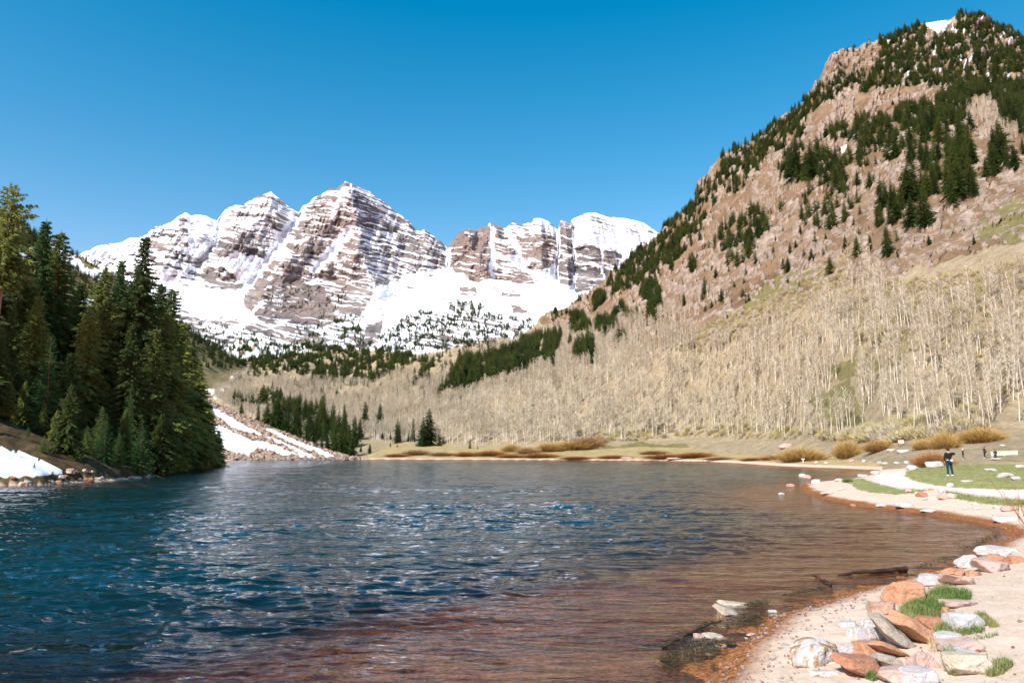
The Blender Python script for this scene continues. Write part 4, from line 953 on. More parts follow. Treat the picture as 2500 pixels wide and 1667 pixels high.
# ---- low brush between the aspens
def brush_np(seed, n, spread=.5, w=.012, up=1.0):
    g = np.random.RandomState(seed); b = np.stack([g.normal(size=n) * spread * .28, g.normal(size=n) * spread * .28, np.zeros(n)], -1)
    d = unit(np.stack([b[:, 0] * 2.2 + g.normal(size=n) * .25, b[:, 1] * 2.2 + g.normal(size=n) * .25, np.full(n, up)], -1)); l = (.45 + .55 * g.rand(n))[:, None]
    l = l * (1 - .45 * np.minimum(np.hypot(b[:, 0], b[:, 1]) / spread / .6, 1))[:, None]
    T = []; s0 = b + [0, 0, -.03]; kink = s0 + d * l * .55; e = kink + unit(d + g.normal(size=(n, 3)) * .22) * l * .45
    q = unit(np.cross(d, g.normal(size=(n, 3)))) * w
    T.append(np.stack([s0 - q, s0 + q, kink + q * .7], 1)); T.append(np.stack([s0 - q, kink + q * .7, kink - q * .7], 1)); T.append(np.stack([kink - q * .7, kink + q * .7, e], 1))
    for k in range(3):
        st = s0 + (kink - s0) * g.uniform(.5, 1.2, (n, 1)); dd = unit(d + g.normal(size=(n, 3)) * .45); q2 = unit(np.cross(dd, g.normal(size=(n, 3)))) * w * .7
        T.append(np.stack([st - q2, st + q2, st + dd * l * .4], 1))
    return np.concatenate(T)
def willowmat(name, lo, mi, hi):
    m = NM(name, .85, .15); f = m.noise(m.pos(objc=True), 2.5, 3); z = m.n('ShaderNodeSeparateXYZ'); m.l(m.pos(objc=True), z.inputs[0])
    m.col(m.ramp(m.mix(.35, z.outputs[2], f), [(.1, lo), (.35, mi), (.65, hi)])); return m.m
M_WY = willowmat('willow_twigs_yellow', (.14, .085, .035), (.38, .24, .075), (.55, .37, .14))
M_WO = willowmat('willow_twigs_orange', (.11, .055, .025), (.33, .155, .05), (.47, .26, .10))
M_WT = willowmat('willow_twigs_tan', (.12, .08, .045), (.32, .20, .10), (.45, .30, .15))
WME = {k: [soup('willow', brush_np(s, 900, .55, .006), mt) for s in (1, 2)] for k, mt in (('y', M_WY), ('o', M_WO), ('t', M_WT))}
def zone_pts(poly, n):
    d = inpoly(wx, wy, poly) * hvis; return sample(hl, d * 1.0, n, rng)
om = soup('brush', brush_np(5, 120, .6, .02), M_OLV); tm = soup('brush', brush_np(6, 120, .6, .02), M_ASPT)
BQ = np.concatenate([zone_pts([(1620,840),(1800,770),(1980,680),(2080,600),(2060,700),(1900,780),(1700,870)], 1300), zone_pts([(2050,720),(2500,640),(2900,560),(2900,1000),(2500,1000),(2300,860),(2100,860)], 2600), zone_pts([(1950,1080),(2400,1000),(2400,1072),(2000,1085)], 700), zone_pts([(1300,1070),(1650,1040),(2000,1040),(2000,1075),(1600,1085)], 350)])
BH = 1.0 + 2.6 * rng.rand(len(BQ)) ** 1.6
bo = []
for me_, lb in ((om, 'olive leafless thicket among the lower aspens of the right-hand slope'), (tm, 'grey-tan leafless thicket among the lower aspens of the right-hand slope')):
    ob = obj('shrub', me_); ob.location = tuple(BQ[len(bo)]); ob.scale = (2.2, 2.2, 2.4); tag(ob, lb, 'shrub'); bo.append((ob,))
scatter('brush_thicket', 'leafless olive and tan brush between the aspens', 'brush', BQ[2:], BH[2:], bo, (.8, 1.5))

# ---- willow bushes one by one: px, base y, width px, height px, colour, label
WB = [(2282,1138,90,42,'o','deep orange willow bush behind the white boulder, left of the photographer'), (2308,1100,62,48,'y','tall tan-orange willow bush beyond the photographer, beside the notice side of the path'),
 (2255,1100,46,30,'y','yellow willow bush just right of the framed notice'), (2400,1082,98,36,'y','broad dark-based yellow willow bush above the walkers'), (2352,1078,34,24,'t','small brown willow bush left of the broad one above the walkers'),
 (2148,1103,80,32,'y','wide rounded yellow willow bush left of the framed notice'), (2072,1120,66,48,'y','upright golden willow bush, second left of the framed notice'), (1960,1126,110,32,'y','long low golden willow hedge nearest the spit'),
 (1890,1122,60,16,'o','low rusty willow clump at the left end of the golden hedge'), (1840,1124,60,12,'o','thin rusty willow fringe on the far right shore'),
 (1400,1098,105,30,'y','large golden willow thicket before the middle of the far aspens'), (1345,1104,70,34,'y','rounded golden willow left of the large thicket'), (1440,1092,70,34,'t','brown willow at the right shoulder of the large thicket'),
 (1460,1082,50,26,'t','small grey-brown willow behind the large thicket'), (1290,1108,60,28,'t','tan willow bush left of the rounded golden one'), (1250,1106,50,26,'y','pale yellow willow among the far shore fringe'),
 (1200,1112,80,18,'o','rusty orange willow fringe at the left of the far shore'), (1140,1113,60,16,'o','rusty orange willow clump left of the shore fringe'), (1320,1116,90,14,'o','low red-orange willow strip at the middle of the far shore'), (1250,1116,70,13,'o','low red-orange willow strip left of the middle of the far shore'),
 (1080,1112,60,16,'t','brown willow bush near the two shore spruces'), (1020,1110,70,18,'t','brown willow thicket below the meadow spruces'), (960,1106,70,16,'t','dull brown willow behind the left meadow'), 
 (970,1114,60,12,'o','rusty willow clump on the shore below the left meadow'), (1410,1120,80,9,'o','thin orange brush line on the far shore grass'), (1500,1118,80,10,'o','thin orange brush line right of the shore grass'), (1640,1118,120,16,'o','rusty brush below the stony hump'),
 (1700,1116,100,20,'o','dense rusty brush right of the stony hump'), (1600,1108,70,14,'t','brown brush on top of the stony hump'), (1760,1122,80,11,'t','dull brush line on the far right shore')]
for x_, b_, w_, h_, c_, lb in WB:
    g_ = ground_at(x_, b_) if b_ > 1107.5 else None
    q = hl.at(x_, b_)
    if g_ is None or (g_[1] > q[1] - 1 and q[1] < 1000): g_ = q
    if g_[1] > 470: g_ = q
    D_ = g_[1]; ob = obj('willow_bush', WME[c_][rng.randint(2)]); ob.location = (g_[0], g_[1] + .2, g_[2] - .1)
    ww = w_ * D_ / F / .95; hh = h_ * D_ / F * (1.5 if D_ < 180 else 1.1) * (.85 + .3 * rng.rand()); ob.scale = (ww, ww * .8, hh); ob.rotation_euler = (0, 0, rng.rand() * .8 - .4)
    tag(ob, lb, 'willow', 'willow bushes along the shore')
# ------------------------------------------------------------------ rocks
import bmesh
def ico(sub):
    bm = bmesh.new(); bmesh.ops.create_icosphere(bm, subdivisions=sub, radius=1.0)
    V = np.array([v.co[:] for v in bm.verts]); Fa = np.array([[v.index for v in f.verts] for f in bm.faces]); bm.free(); return V, Fa
ICO4 = ico(5); ICO2 = ico(3)
def rock_np(seed, npl=11, sharp=16, rough=.05, sub=4):
    g = np.random.RandomState(seed); V, Fa = ICO4 if sub == 4 else ICO2
    pl = unit(g.normal(size=(npl, 3))); pl[0] = unit(np.array([.15 * g.normal(), .15 * g.normal(), 1.])); pl[1] = unit(np.array([.2 * g.normal(), -1, .25])); pl[2] = unit(np.array([1, .2 * g.normal(), .15])); pl[3] = unit(np.array([-1, .2 * g.normal(), .15]))
    dd = g.uniform(.62, .95, npl)
    inv = np.maximum(V @ pl.T, .02) / dd
    r = 1 / (inv ** sharp).sum(1) ** (1 / sharp)
    n = fbm(V[:, 0] * 1.6 + seed, V[:, 1] * 1.6 + V[:, 2] * 1.3, 4, seed % 50) * rough * 1.3 + fbm(V[:, 0] * 7 + V[:, 2] * 3, V[:, 1] * 7 - V[:, 2] * 5, 3, seed % 40 + 5) * rough * .35
    st = rough * .22 * np.abs(noise(V[:, 2] * 9 + seed, V[:, 0] * 1.2, seed % 30))
    r = np.clip(r, .3, 1.25) + n - st
    return V * r[:, None], Fa
def rockmat(name, dark, mid, light, stripes=0., spots=None):
    m = NM(name, .9, .15); p = m.pos(objc=True)
    f = m.noise(p, 2.2, 6, .68); f2 = m.noise(p, 14, 4, .7)
    v = m.mix(.4, f, f2)
    if stripes: v = m.mix(stripes, v, m.noise(m.pos((.5, .5, 5), True), 2.2, 5, .7, .5))
    v = m.mix(.3, v, m.noise(p, 38, 3, .8)); c = m.ramp(v, [(.34, dark), (.47, mid), (.64, light)])
    zz = m.n('ShaderNodeSeparateXYZ'); m.l(p, zz.inputs[0]); dirt = m.math('ADD', m.math('MULTIPLY', zz.outputs[2], -3.0), m.noise(p, 5, 4, .7)); c = m.mix(m.ramp(dirt, [(.75, 0.), (1.15, .55)]), c, (.26, .17, .11))
    if spots: c = m.mix(m.ramp(m.noise(m.pos((1, 1, .6), True), 4.5, 4, .75), [(.5, 0.), (.58, 1.)]), c, spots)
    vo = m.n('ShaderNodeTexVoronoi', feature='DISTANCE_TO_EDGE'); vo.inputs['Scale'].default_value = 1.7; wn = m.n('ShaderNodeVectorMath', operation='ADD'); m.l(p, wn.inputs[0]); nz = m.n('ShaderNodeTexNoise'); nz.inputs['Scale'].default_value = 2.5; m.l(p, nz.inputs['Vector']); m.l(nz.outputs['Color'], wn.inputs[1]); m.l(wn.outputs[0], vo.inputs['Vector'])
    ck = m.ramp(vo.outputs['Distance'], [(0., 0.), (.035, 1.)]); c = m.mix(m.math('MULTIPLY', m.math('SUBTRACT', 1.0, ck), .0), c, c)
    m.col(c); m.bump(m.math('ADD', m.math('MULTIPLY', v, 1.0), m.math('MULTIPLY', ck, .10)), .9, .06); return m.m
RM = {'o': rockmat('orange_sandstone', (.22, .10, .05), (.41, .21, .12), (.54, .33, .22), .35), 'r': rockmat('rust_sandstone', (.20, .085, .05), (.36, .17, .10), (.47, .25, .16), .2),
      'w': rockmat('white_granite', (.27, .25, .23), (.43, .41, .385), (.60, .58, .55)), 'g': rockmat('grey_slab', (.19, .155, .125), (.33, .28, .225), (.44, .38, .32), .5),
      'p': rockmat('pink_stone', (.30, .19, .15), (.44, .31, .26), (.55, .42, .37)), 'l': rockmat('lilac_stone', (.28, .24, .245), (.42, .375, .38), (.54, .50, .50)),
      'c': rockmat('cream_stone', (.31, .24, .17), (.46, .39, .30), (.58, .51, .42)), 'm': rockmat('lichen_granite', (.36, .33, .30), (.50, .47, .44), (.62, .60, .57), 0, (.30, .18, .085)), 'b': rockmat('brown_stone', (.17, .10, .07), (.34, .215, .155), (.50, .36, .28), .2)}
def surf_at(x, y):
    a_ = ground_at(x, y); b_ = hl.at(x, y)
    return np.array(b_) if (b_[1] < a_[1] and b_[2] > gz1(b_[0], b_[1]) - .05) else a_
def rock(name, label, px_, py_, w_, h_, mt, roll=0, yaw=None, seed=0, group=None, sink=.3, depth=.8, sub=4, npl=11, zoff=0, rough=.05):
    g = np.random.RandomState(seed + 900)
    q = surf_at(px_, py_ + h_ * .30); D_ = q[1]; s = D_ / F
    if q[2] < 0: q[2] = -.03
    W2 = w_ * s * .56; 
    th = math.radians(abs(roll)); 
    H2 = h_ * s * .50
    if th > .2:   # slab: thin, long axis tilted
        a = W2 * 1.12; H2 = H2 * .78; W2 = a
    V, Fa = rock_np(seed, npl, 26, rough, sub)
    me = mesh_np(name, V * [W2, max(W2, H2) * depth, H2], Fa); me.materials.append(RM[mt])
    o = obj(name, me); o.location = (q[0], q[1] + max(W2, H2) * depth * .5, q[2] + H2 * (1 - sink * 1.3) * .9 + zoff + (math.sin(th) * W2 * .45 if th > .2 else 0))
    o.rotation_euler = (math.radians(g.uniform(-6, 6)), math.radians(roll), math.radians(g.uniform(-12, 12) if yaw is None else yaw))
    return tag(o, label, 'rock', group)
GRP1 = 'boulders on the near right beach'
FR = [(2229,1449,100,74,'o',0,'largest orange boulder, smooth and angular, behind the grass tuft'), (2293,1418,92,38,'l',0,'flat lilac-white slab touching the largest orange boulder'),
 (2354,1420,78,30,'p',12,'pink-orange pointed slab right of the lilac-white slab'), (2365,1374,54,40,'w',0,'whitish boulder at the upper corner of the row, left of the smooth pink one'), (2339,1398,54,28,'o',0,'orange stone below the whitish upper boulder'),
 (2383,1399,36,22,'o',8,'small orange wedge beside the smooth pink boulder'), (2430,1382,84,40,'p',6,'smooth pink boulder with a downward sloping back'), (2442,1366,48,32,'o',0,'orange stone with dark pits under the long white block'),
 (2455,1347,96,24,'w',0,'long flat white block at the top of the row near the right edge'), (2487,1367,44,26,'r',0,'rusty stone at the right edge below the long white block'), (2158,1487,64,46,'b',0,'brown boulder in front of the largest orange one'),
 (2138,1526,74,38,'w',0,'chalk white flat-topped boulder in the middle of the pile'), (2140,1552,56,40,'l',0,'pale grey stone under the chalk white boulder'), (2196,1566,100,52,'g',40,'tilted grey-tan slab leaning down to the right'),
 (2246,1556,98,52,'o',38,'striped orange slab leaning beside the tilted grey slab'), (2278,1521,70,40,'r',0,'tan-orange block under the grass tuft'), (2319,1503,24,38,'o',0,'narrow orange stone squeezed beside the round white boulder'),
 (2362,1517,86,54,'w',0,'round white-grey boulder at the right of the grass tuft'), (2349,1474,90,22,'p',5,'flat pink slab sunk in the sand above the round white boulder'), (2329,1561,80,30,'w',0,'flat white stone below the round white boulder'),
 (2359,1577,94,26,'p',-8,'flat pinkish slab half buried below the flat white stone'), (2130,1587,80,54,'o',0,'blocky orange boulder in the lower middle of the pile'), (2188,1598,84,30,'o',22,'long orange slab lying right of the blocky orange boulder'),
 (2178,1619,62,40,'g',18,'grey-brown wedge in front of the long orange slab'), (2114,1628,100,52,'r',12,'big rust-brown boulder at the bottom of the pile'), (2076,1592,52,42,'l',0,'grey-pink rounded stone left of the blocky orange boulder'),
 (2004,1596,116,74,'m',0,'large white boulder mottled with brown lichen at the left of the pile'), (2088,1545,44,32,'w',0,'small white stone above the lichen-mottled boulder'), (2073,1523,42,14,'w',0,'pale stone barely showing above the sand'),
 (2234,1617,32,34,'p',0,'pink stone with a white patch near the bottom'), (2266,1616,62,50,'p',10,'salmon pink boulder between the pile and the grassy cream block'), (2200,1650,86,38,'p',0,'pale pink slab at the bottom edge'),
 (2260,1656,82,44,'l',0,'lilac-grey boulder at the bottom edge'), (2377,1625,108,60,'c',0,'large cream block with grass at both ends, bottom right'), (2362,1598,84,20,'w',0,'flat white slab behind the large cream block'), (2015,1645,56,16,'w',0,'low white stone in the sand below the lichen-mottled boulder'),
 (1782,1496,56,24,'g',14,'tan-white rock with dead reeds at the water edge'), (1797,1481,76,12,'c',6,'long low white rock behind the reedy one in the shallows'), (1748,1555,48,11,'c',8,'narrow white rock in the weedy shallows'), (1708,1556,30,18,'p',0,'small pinkish rock at the left of the weedy shallows'),
 (1889,1490,20,10,'w',0,'little white stone on the wet sand edge'), (1457,1421,44,5,'r',0,'red stone awash in the lake, right of the other'), (1152,1487,50,5,'r',0,'red stone awash in the middle of the lake'),
 (1762,1575,30,14,'b',0,'dark little stone in the weed below the narrow white rock'), (1838,1548,26,8,'p',0,'small flat pebble-like stone on the wet sand')]
for i, (x, y, w_, h_, mt, rl, lb) in enumerate(FR):
    rock('boulder', lb, x, y, w_, h_, mt, rl, None, 100 + i, GRP1, rough=.06, sink=.36 if h_ > 24 else .5)
GRP2 = 'pale rocks along the far right shore and lawn'
BR = [(2290,1135,46,18,'w','large pale boulder beside the deep orange willow'), (2229,1142,27,14,'w','white boulder where the path meets the lawn'), (2140,1155,22,10,'w','white stone at the head of the inlet'), (2110,1161,22,8,'w','flat white stone left of the path bend'),
 (2050,1171,16,8,'w','pale stone on the inner edge of the spit'), (1996,1176,25,12,'w','white boulder on the tip of the spit'), (1974,1172,18,11,'p','pinkish pointed boulder on the tip of the spit'), (1960,1172,16,11,'w','grey-white boulder furthest out on the spit'), (2320,1185,17,12,'w','pointed white stone on the near edge of the lawn'),
 (2364,1174,24,5,'w','flat pale stone flush with the lawn'), (2461,1161,36,14,'w','rounded white boulder on the right of the lawn'), (2484,1168,24,11,'w','white stone touching the rounded boulder on the lawn'), (2425,1147,26,9,'w','pale flat boulder behind the lawn'), (2203,1104,32,11,'w','flat pale slab below the framed notice'),
 (2147,1130,13,7,'w','small white stone at the inlet bank, centre'), (2162,1132,15,6,'w','small white stone at the inlet bank, right of centre'), (2191,1131,17,5,'w','long pale stone on the inlet bank'), (2215,1129,14,7,'w','small white stone left of the white boulder at the path'), (2109,1125,10,7,'w','round white stone on the inlet bank'),
 (2081,1125,13,8,'p','pinkish stone under the golden willow'), (2176,1102,24,7,'w','low pale rock under the wide rounded willow'), (1922,1088,34,16,'p','rough pale outcrop under the aspens above the golden hedge'), (2017,1129,9,6,'w','little white stone right of the golden hedge'), (1994,1128,9,6,'w','little white stone under the golden hedge'),
 (1909,1210,15,7,'w','white stone standing in the lake off the spit'), (1934,1185,20,8,'b','dark-sided stone in the water at the spit'), (2085,1233,15,8,'r','reddish stone at the water line of the beach'), (2155,1234,24,9,'w','white stone at the water line, left of the biggest'), (2210,1233,40,17,'w','biggest white boulder at the water line of the beach'),
 (2272,1247,38,8,'w','long flat white rock right of the biggest at the water line'), (2021,1204,26,6,'w','flat pale stone on the spit sand'), (2058,1193,20,6,'w','flat pale stone near the grass of the spit'), (2256,1208,28,14,'r','reddish boulder of the little heap between path and beach'), (2221,1198,15,9,'p','pink stone at the left of the little heap'),
 (2306,1213,24,16,'p','pale pink boulder of the little heap'), (2330,1211,22,13,'c','cream boulder at the right of the little heap'), (2260,1217,15,7,'w','small white stone below the little heap'), (2298,1198,14,9,'l','lilac stone on top of the little heap'), (2380,1229,14,6,'w','small white stone below the grass verge'), (2388,1240,22,6,'w','flat white stone on the upper beach'),
 (2436,1237,17,7,'w','white stone below the right verge'), (2359,1239,11,6,'w','tiny white stone on the upper beach'), (2471,1241,38,14,'p','pinkish boulder by the bare shrub'), (2462,1267,58,16,'w','long white slab by the bare shrub at the right edge'), (2448,1087,15,5,'w','tiny pale stone on the slope above the walkers'), (2436,1124,24,6,'w','pale stone in front of the walkers'),
 (2495,1138,18,10,'w','white stone at the right edge behind the lawn'), (2275,1195,12,7,'b','brown stone of the little heap'), (2241,1203,14,9,'c','cream stone at the back of the little heap'), (2480,1102,12,4,'w','tiny white stone right of the cream plank'), (1650,1120,40,6,'p','low pale rocks on the far shore'), (1530,1118,34,6,'p','low pale stones on the far shore, left of the stony hump')]
for i, (x, y, w_, h_, mt, lb) in enumerate(BR):
    if y < 1107: 
        q = hl.at(x, y + h_ * .4); D_ = q[1]; s = D_ / F; V, Fa = rock_np(300 + i, 11, 16, .07, 2)
        o = obj('boulder', mesh_np('boulder', V * [w_ * s * .56, w_ * s * .4, h_ * s * .6], Fa), RM[mt]); o.location = tuple(q); tag(o, lb, 'rock', GRP2)
    else: rock('boulder', lb, x, y, w_, h_ * 1.15, mt, 0, None, 300 + i, GRP2, sub=2, rough=.07)
rs = np.random.RandomState(71)
LR = [WL(x, y) for x, y in [(40,1182.5),(100,1181),(170,1176),(250,1172),(370,1161),(440,1148)]]
LRK = []
for i in range(46):
    k = rs.rand() ** .8 * (len(LR) - 1.001); j = int(k); t = k - j; x = LR[j][0] * (1 - t) + LR[j + 1][0] * t; y = LR[j][1] * (1 - t) + LR[j + 1][1] * t
    x -= rs.uniform(-.3, 1.3); y += rs.uniform(-.2, .8); r = rs.uniform(.14, .42) * (1.2 if i % 7 == 0 else 1); V, Fa = rock_np(500 + i % 9, 10, 14, .08, 2)
    mt = 'cwgbpr'[rs.randint(6)]
    o = obj('shore_rock', mesh_np('shore_rock', V * [r * 1.3, r, r * .7], Fa), RM[mt]); o.location = (x, y, max(gz1(x, y), -.05) + r * .15); o.rotation_euler = (0, 0, rs.rand() * 6.28)
    px1, py1 = proj(np.array([x, y, .2])); ty = {'c': 'cream', 'w': 'white', 'g': 'grey-tan', 'b': 'brown', 'p': 'pinkish', 'r': 'rusty'}[mt]
    wh = 'at the foot of the snowbank' if px1 < 110 else 'below the layered yellow-green spruce' if px1 < 220 else 'under the dark firs' if px1 < 330 else 'near the lone pointed fir'
    LRK.append((o, ('larger ' if r > .5 else 'small ') + ty + ' rock', 'on the left shore ' + wh, px1))
for (o, a_, b_, _), lb in zip(LRK, ordinals([(q_[1], q_[2]) for q_ in LRK], [q_[3] for q_ in LRK], lambda k, w_: w_ + k[0] + ' ' + k[1])): tag(o, lb, 'rock', 'rocks on the left shore')
# rubble on the talus slope, pebbles on the beach
def rub(name, mt, label, loc, s, seed):
    V, Fa = rock_np(seed, 8, 14, .08, 2); o = obj(name, mesh_np(name, V * .5, Fa), RM[mt]); o.location = loc; o.scale = (s, s, s); return tag(o, label, 'rock')
tz = np.ones(ts.PX.shape) * (1 - talus_snow) * (np.arange(ts.W.shape[0])[:, None] < 198) * (np.arange(ts.W.shape[0])[:, None] > 6)
edge = (ts.PY > 1110) * 1.2 + 1
TQ = sample(ts, tz * edge, 4200, rng)
sx_ = rng.uniform(-145, -78, 1600); sy_ = 355 + 22 * rng.rand(1600) ** 1.5; kk_ = sdist(sx_, sy_) > -1.5; TQ = np.concatenate([TQ, np.stack([sx_, sy_, ground_z(sx_, sy_) + .35], -1)[kk_]])
rb = [(rub('boulder', 'b', 'brown block at the foot of the talus slope, left part', tuple(ts.at(640, 1119)), 2.6, 601),), (rub('boulder', 'g', 'pale block at the foot of the talus slope, right part', tuple(ts.at(705, 1118)), 2.4, 602),), (rub('boulder', 'b', 'pinkish block on the talus rib between the snow tongues', tuple(ts.at(660, 1075)), 2.2, 603),)]
scatter('talus_rubble', 'broken brown rubble between the snow tongues of the talus slope', 'rubble', TQ, .35 + 1.2 * rng.rand(len(TQ)) ** 3, rb, (.9, 1.6))
n = 4500; ppx = rng.uniform(1650, 2600, n * 3); D_ = 7 * (60 / 7) ** rng.rand(n * 3); xx = (ppx - 1250) / F * D_; sdp = sdist(xx, D_); k = (sdp > .03) & (sdp < 12) & ((sdp < 1.2) | (rng.rand(len(xx)) < .10)); xx = xx[k][:n]; yy = D_[k][:n]
PQ = np.stack([xx, yy, ground_z(xx, yy) + .3 + .005], -1)
pb = [(rub('stone', 'w', 'small pale stone on the sand near the bottom edge', tuple(ground_at(1915, 1575)), .09, 611),), (rub('stone', 'r', 'small rusty stone on the wet sand near the bottom edge', tuple(ground_at(1760, 1640)), .07, 612),), (rub('stone', 'p', 'small pink stone on the open sand left of the pile', tuple(ground_at(1900, 1530)), .08, 613),)]
scatter('pebbles', 'scattered pebbles on the pink sand beach', 'pebbles', PQ, .012 + .04 * rng.rand(len(PQ)) ** 3, pb, (.9, 1.6))

# ------------------------------------------------------------------ grass
def blades(pts, L, wd, g, lean=.5):
    n = len(pts); a = g.rand(n) * 6.28; d = unit(np.stack([np.cos(a) * lean * g.rand(n), np.sin(a) * lean * g.rand(n), np.ones(n)], -1)); l = (L * (.5 + .7 * g.rand(n)))[:, None]
    q = np.stack([np.cos(a + 1.57), np.sin(a + 1.57), np.zeros(n)], -1) * wd; mid = pts + d * l * .55; e = mid + unit(d + np.stack([np.cos(a), np.sin(a), -.3 + 0 * a], -1) * .6) * l * .5
    return np.concatenate([np.stack([pts - q, pts + q, mid + q * .6], 1), np.stack([pts - q, mid + q * .6, mid - q * .6], 1), np.stack([mid - q * .6, mid + q * .6, e], 1)])
def grassmat(name, st):
    m = NM(name, .7, .2); m.col(m.ramp(m.mix(.55, m.noise(m.pos(), 9, 3, .7), m.noise(m.pos(), 1.1, 2)), st)); return m.m
M_G = grassmat('green_grass', [(.3, (.045, .10, .02)), (.48, (.11, .17, .04)), (.6, (.26, .25, .10)), (.7, (.42, .35, .18))]); M_DG = grassmat('dry_grass', [(.3, (.30, .21, .10)), (.5, (.48, .37, .20)), (.7, (.62, .50, .30))])
def pts_px(poly, n, g):
    xs = [p_[0] for p_ in poly]; ys = [p_[1] for p_ in poly]; out = []
    # sample world ground in the polygon's footprint
    c = [ground_at(x, y) for x, y in poly]; X0, X1 = min(p_[0] for p_ in c), max(p_[0] for p_ in c); Y0, Y1 = min(p_[1] for p_ in c), max(p_[1] for p_ in c)
    P2 = [(p_[0], p_[1]) for p_ in c]; x = g.uniform(X0, X1, n * 4); y = g.uniform(Y0, Y1, n * 4); k = inpoly(x, y, P2); x = x[k][:n]; y = y[k][:n]
    return np.stack([x, y, ground_z(x, y)], -1)
r12 = rg((1900, 1380), .2551)
gg = np.random.RandomState(3); T = []
for pl, n_, L_, w_ in [(r12([(1090,560),(1200,420),(1450,290),(1560,215),(1640,240),(1850,280),(1840,330),(1640,350),(1590,400),(1620,520),(1500,500),(1350,490),(1230,600),(1150,570)]), 7000, .17, .004), (r12([(1480,690),(1520,600),(1620,530),(1680,640),(1560,690),(1540,730)]), 900, .14, .004),
    (r12([(1880,470),(1980,480),(2120,590),(2050,600),(1960,560)]), 700, .10, .0035), (r12([(1700,640),(1850,600),(1980,610),(1960,640),(1800,670)]), 500, .09, .0035), (r12([(1580,960),(1600,860),(1660,830),(1700,960),(1720,1050),(1620,1040)]), 900, .16, .004),
    (r12([(1980,1060),(2050,950),(2150,910),(2250,960),(2150,1040),(2030,1075)]), 800, .11, .0035), (r12([(830,1100),(860,1060),(960,1060),(990,1090),(900,1120)]), 300, .10, .0035), (r12([(590,930),(640,920),(660,980),(610,990)]), 160, .09, .0035), (r12([(1700,780),(1850,710),(2100,650),(2110,670),(1880,730),(1720,800)]), 350, .07, .003), (r12([(1770,890),(1850,870),(1890,890),(1800,905)]), 120, .07, .003)]:
    T.append(blades(pts_px(pl, n_, gg), L_, w_, gg, .7))
for pl, n_ in ((GRASS2, 4500), (GRASS3, 5000), (GRASS1, 26000)):
    pl = [(x, y) for x, y in pl]
    T.append(blades(pts_px(pl, n_, gg), .10, .006, gg, .8))
tag(obj('grass', soup('grass', np.concatenate(T), M_G)), 'short green grass on the lawn, along the verge and between the boulders', 'grass', kind='stuff')
T = [blades(pts_px(GRASS1, 7000, gg), .11, .007, gg, .8), blades(pts_px(GRASS3, 900, gg), .10, .005, gg, .8), blades(pts_px(r12([(1430,830),(1480,640),(1530,690),(1520,830)]), 300, gg), .16, .003, gg, .9), blades(pts_px([(2100,1150),(2240,1136),(2500,1128),(2700,1126),(2700,1100+9),(2400,1110),(2150,1112)], 16000, gg), .28, .012, gg, .6),
     blades(pts_px([(1950,1140),(2120,1146),(2230,1136),(2230,1124),(1950,1124)], 5000, gg), .25, .014, gg, .6), blades(pts_px([(1610,1620),(1700,1560),(1740,1540),(1745,1560),(1700,1600)], 120, gg), .10, .003, gg, .9), blades(pts_px([(1745,1500),(1765,1480),(1770,1510),(1750,1520)], 160, gg), .16, .003, gg, .6)]
mp_ = hl.PY; D3 = (inpoly(HQX, HQY, [(830,1112),(2000,1112),(2050,1070),(1650,1060),(1300,1085),(830,1080)]) * 1.0) * hvis
q3 = sample(hl, D3, 9000, rng); T.append(blades(q3, .55, .035, gg, .6))
tag(obj('dry_grass', soup('dry_grass', np.concatenate(T), M_DG)), 'straw-coloured dry grass on the banks and meadows', 'grass', kind='stuff')

# weed and drift along the waterline
M_WEED = simple('water_weed', (.035, .035, .012), .6, .3, .6, 5)
g = np.random.RandomState(8); T = []
for line, wd, n_ in [([(1628,1660),(1655,1625),(1700,1592),(1735,1572)], .16, 500), ([(1618,1592),(1660,1567),(1700,1545),(1745,1528)], .07, 350), ([(1690,1620),(1740,1592),(1775,1570)], .13, 350), ([(1640,1640),(1630,1620),(1650,1600)], .06, 260),
                      ([(1770,1545),(1830,1512),(1850,1500)], .14, 500), ([(1830,1488),(1868,1476)], .10, 300), ([(1915,1462),(1965,1452),(2020,1440)], .06, 420), ([(2240,1390),(2290,1374),(2340,1360)], .10, 420), ([(2350,1345),(2400,1325),(2440,1300)], .12, 500), ([(2420,1276),(2340,1262),(2250,1250)], .09, 300), ([(2130,1236),(2030,1219),(1985,1203)], .09, 200)]:
    c = [ground_at(x, y) for x, y in line]
    for i in range(n_):
        k = g.rand() * (len(c) - 1.001); j = int(k); t = k - j; b = c[j] * (1 - t) + c[j + 1] * t; b = b + np.array([g.normal() * wd, g.normal() * wd * 1.3, 0]); b[2] = max(gz1(b[0], b[1]) if False else b[2], .0) + .012 + .02 * g.rand()
        d = unit(np.array([g.normal(), g.normal() * .8, abs(g.normal()) * .12])); l = .03 + .09 * g.rand(); q_ = unit(np.cross(d, g.normal(size=3))) * (.003 + .006 * g.rand())
        T.append([b - q_, b + q_, b + d * l])
tag(obj('water_weed', soup('water_weed', np.array(T), M_WEED)), 'dark weed and twigs washed up along the waterline', 'weed', kind='stuff')
def stick(name, label, cat, pts, rad, mat, k=9, jit=.0, seed=0):
    g = np.random.RandomState(seed); pts = np.array(pts, float); n = 14; t = np.linspace(0, len(pts) - 1, n); Q_ = np.stack([np.interp(t, range(len(pts)), pts[:, i]) for i in range(3)], -1) + g.normal(size=(n, 3)) * jit
    r_ = np.interp(t, range(len(rad)), rad) * (1 + .15 * g.normal(size=n)); V, Fa = tube_np(Q_, r_, k); me = mesh_np(name, V, Fa); me.materials.append(mat); o = obj(name, me); return tag(o, label, cat)
